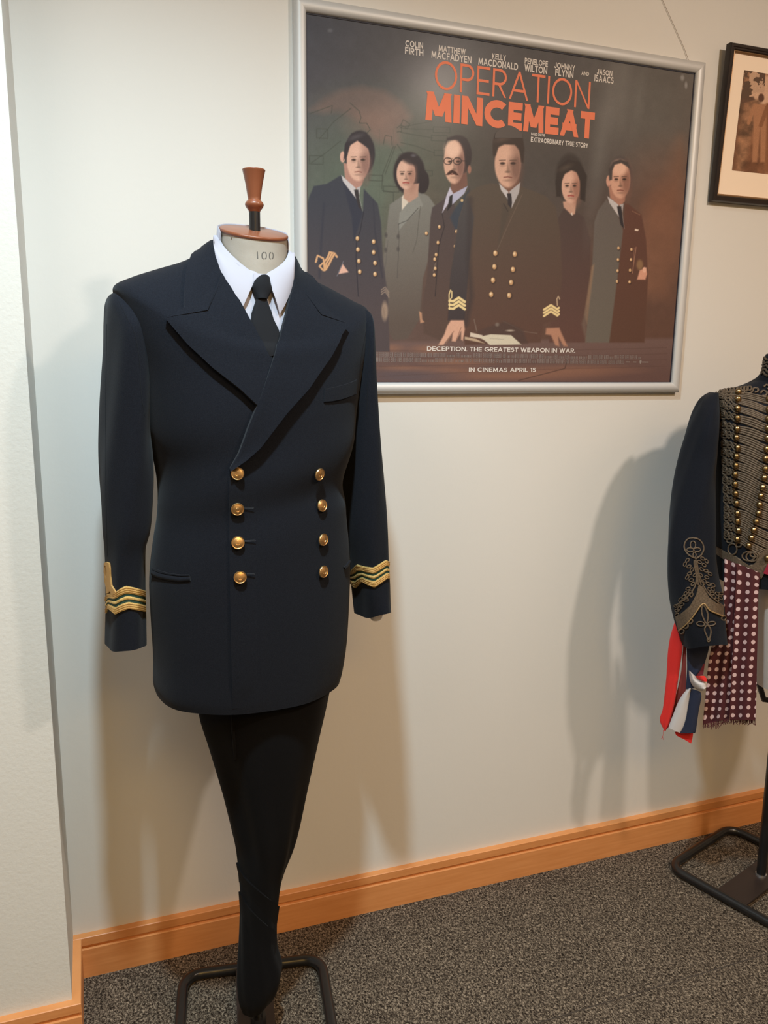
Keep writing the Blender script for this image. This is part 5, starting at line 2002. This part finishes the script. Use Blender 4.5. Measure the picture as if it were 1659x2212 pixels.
scarf = thing('polka_dot_scarf', 'maroon silk scarf with white polka dots and frayed ends hanging below the hussar jacket', 'scarf', tuple(B.plane(1580, 1400, .13)))
md = dots_mat()
D1 = .125
sheet('scarf_panel', [(C7(702, 365), C7(835, 425)), (C7(690, 700), C7(822, 700)), (C7(640, 950), C7(810, 950)), (C7(582, 1180), C7(795, 1180)), (C7(552, 1340), C7(780, 1340)), (C7(530, 1600), C7(765, 1600)), (C7(512, 1780), C7(752, 1780)), (C7(502, 1890), C7(748, 1845))], B, D1 + .002, md, scarf, (.006, 1.6, .4), uv=(.0192, .0205, .3, .2), nu=30)
sheet('scarf_panel', [(C7(815, 410), C7(1030, 500)), (C7(802, 700), C7(1014, 700)), (C7(790, 950), C7(1010, 950)), (C7(782, 1180), C7(1004, 1180)), (C7(770, 1340), C7(1000, 1340)), (C7(758, 1600), C7(996, 1600)), (C7(752, 1760), C7(990, 1760)), (C7(750, 1850), C7(986, 1855))], B, D1 + .010, md, scarf, (.005, 1.3, 2.2), uv=(.0192, .0205, .1, .65), nu=30)
mb = MB()
rr2 = random.Random(3)
for (xa, ya, xb, yb, n) in ((502, 1888, 748, 1843, 46), (750, 1848, 986, 1853, 44)):
    for k in range(n):
        t = (k + .5) / n
        x, y = xa + (xb - xa) * t, ya + (yb - ya) * t
        L = rr2.uniform(25, 62) * (1.2 if xa < 600 and .3 < t < .7 else .8)
        p0 = B.plane(*C7(x, y - 6), D1 + (.002 if xa < 600 else .010))
        p1 = B.plane(*C7(x + rr2.uniform(-9, 7), y + L * .6), D1 + .004 + rr2.uniform(-.003, .003))
        p2 = B.plane(*C7(x + rr2.uniform(-16, 10), y + L), D1 + .004)
        mb.add(tube_data([p0, p1, p2], .00075, 4))
fo = mb.build('scarf_fringe', m_maroon_f, scarf)
fo['kind'] = 'stuff'

sash = thing('tricolour_sash', 'red, white and navy sash knotted and hanging behind the hussar jacket cuff', 'sash', tuple(B.plane(1470, 1450, .0)))
DS = .165
sheet('red_tail', [(C7(250, 930), C7(262, 935)), (C7(205, 1080), C7(308, 1110)), (C7(180, 1240), C7(320, 1170)), (C7(168, 1450), C7(288, 1400)), (C7(150, 1620), C7(250, 1660)), (C7(134, 1750), C7(228, 1770)), (C7(106, 1850), C7(196, 1900)), (C7(140, 1935), C7(168, 1940)), (C7(138, 1950), C7(164, 1952))], B, DS, m_red, sash, (.003, 1.2, 1.0), nu=12, sub=4, belly=.008)
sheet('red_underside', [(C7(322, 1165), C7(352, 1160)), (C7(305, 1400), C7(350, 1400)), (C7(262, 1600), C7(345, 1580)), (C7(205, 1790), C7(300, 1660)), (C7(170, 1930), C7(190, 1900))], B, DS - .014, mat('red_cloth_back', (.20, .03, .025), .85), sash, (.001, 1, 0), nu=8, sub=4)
sheet('navy_fall', [(C7(350, 1120), C7(575, 1120)), (C7(356, 1250), C7(545, 1250)), (C7(358, 1380), C7(500, 1380)), (C7(352, 1480), C7(450, 1450)), (C7(346, 1570), C7(430, 1560))], B, DS - .008, m_nvcl, sash, (.003, 1.5, 0), nu=14, sub=4, belly=.006)
sheet('crimson_fold', [(C7(470, 1360), C7(522, 1330)), (C7(455, 1420), C7(512, 1400)), (C7(450, 1450), C7(505, 1440))], B, DS - .006, mat('crimson_cloth', (.14, .012, .022), .85), sash, nu=5, sub=3)
sheet('white_knot', [(C7(374, 1395), C7(384, 1402)), (C7(378, 1440), C7(432, 1448)), (C7(386, 1490), C7(455, 1480)), (C7(405, 1530), C7(505, 1500)), (C7(430, 1560), C7(540, 1500)), (C7(470, 1580), C7(540, 1535)), (C7(500, 1582), C7(538, 1550))], B, DS + .012, m_wcl, sash, (.001, 1, 0), nu=10, sub=4, belly=.014)
sheet('red_knot', [(C7(432, 1446), C7(520, 1446)), (C7(455, 1475), C7(540, 1475)), (C7(500, 1498), C7(542, 1500))], B, DS + .020, m_red, sash, nu=8, sub=3, belly=.006)
sheet('white_tail', [(C7(385, 1556), C7(398, 1566)), (C7(330, 1600), C7(385, 1640)), (C7(275, 1690), C7(368, 1740)), (C7(235, 1790), C7(348, 1850)), (C7(200, 1880), C7(318, 1930)), (C7(186, 1925), C7(296, 1972))], B, DS + .008, m_wcl, sash, (.002, 1, .5), nu=12, sub=4, belly=.010)
sheet('navy_tail', [(C7(392, 1560), C7(480, 1590)), (C7(382, 1640), C7(490, 1640)), (C7(365, 1750), C7(468, 1755)), (C7(345, 1850), C7(452, 1860)), (C7(318, 1930), C7(440, 1950)), (C7(290, 1975), C7(430, 1972))], B, DS + .010, m_nvcl, sash, (.002, 1, 1.5), nu=12, sub=4, belly=.008)
sheet('red_under_tail', [(C7(245, 1960), C7(415, 1960)), (C7(262, 1995), C7(412, 1995)), (C7(330, 2030), C7(404, 2035)), (C7(380, 2060), C7(396, 2068))], B, DS + .002, m_red, sash, nu=8, sub=3)
MB().add(tube_data([B.plane(*C7(138, 1945), DS), B.plane(*C7(140, 1980), DS), B.plane(*C7(132, 2010), DS), B.plane(*C7(118, 2028), DS)], .0005, 4)).add(tube_data([B.plane(*C7(132, 2000), DS), B.plane(*C7(140, 2034), DS)], .0005, 4)).build('loose_thread', m_red, sash)
cr = sheet('crimson_waist_cloth', [(C7(1098, 418), C7(1200, 390)), (C7(1082, 450), C7(1200, 440)), (C7(1066, 485), C7(1200, 500)), (C7(1058, 505), C7(1200, 545))], B, .128, m_magenta, None, nu=8, sub=4)
tag(cr, 'crimson silk cloth showing below the braided corner of the hussar jacket', 'cloth')
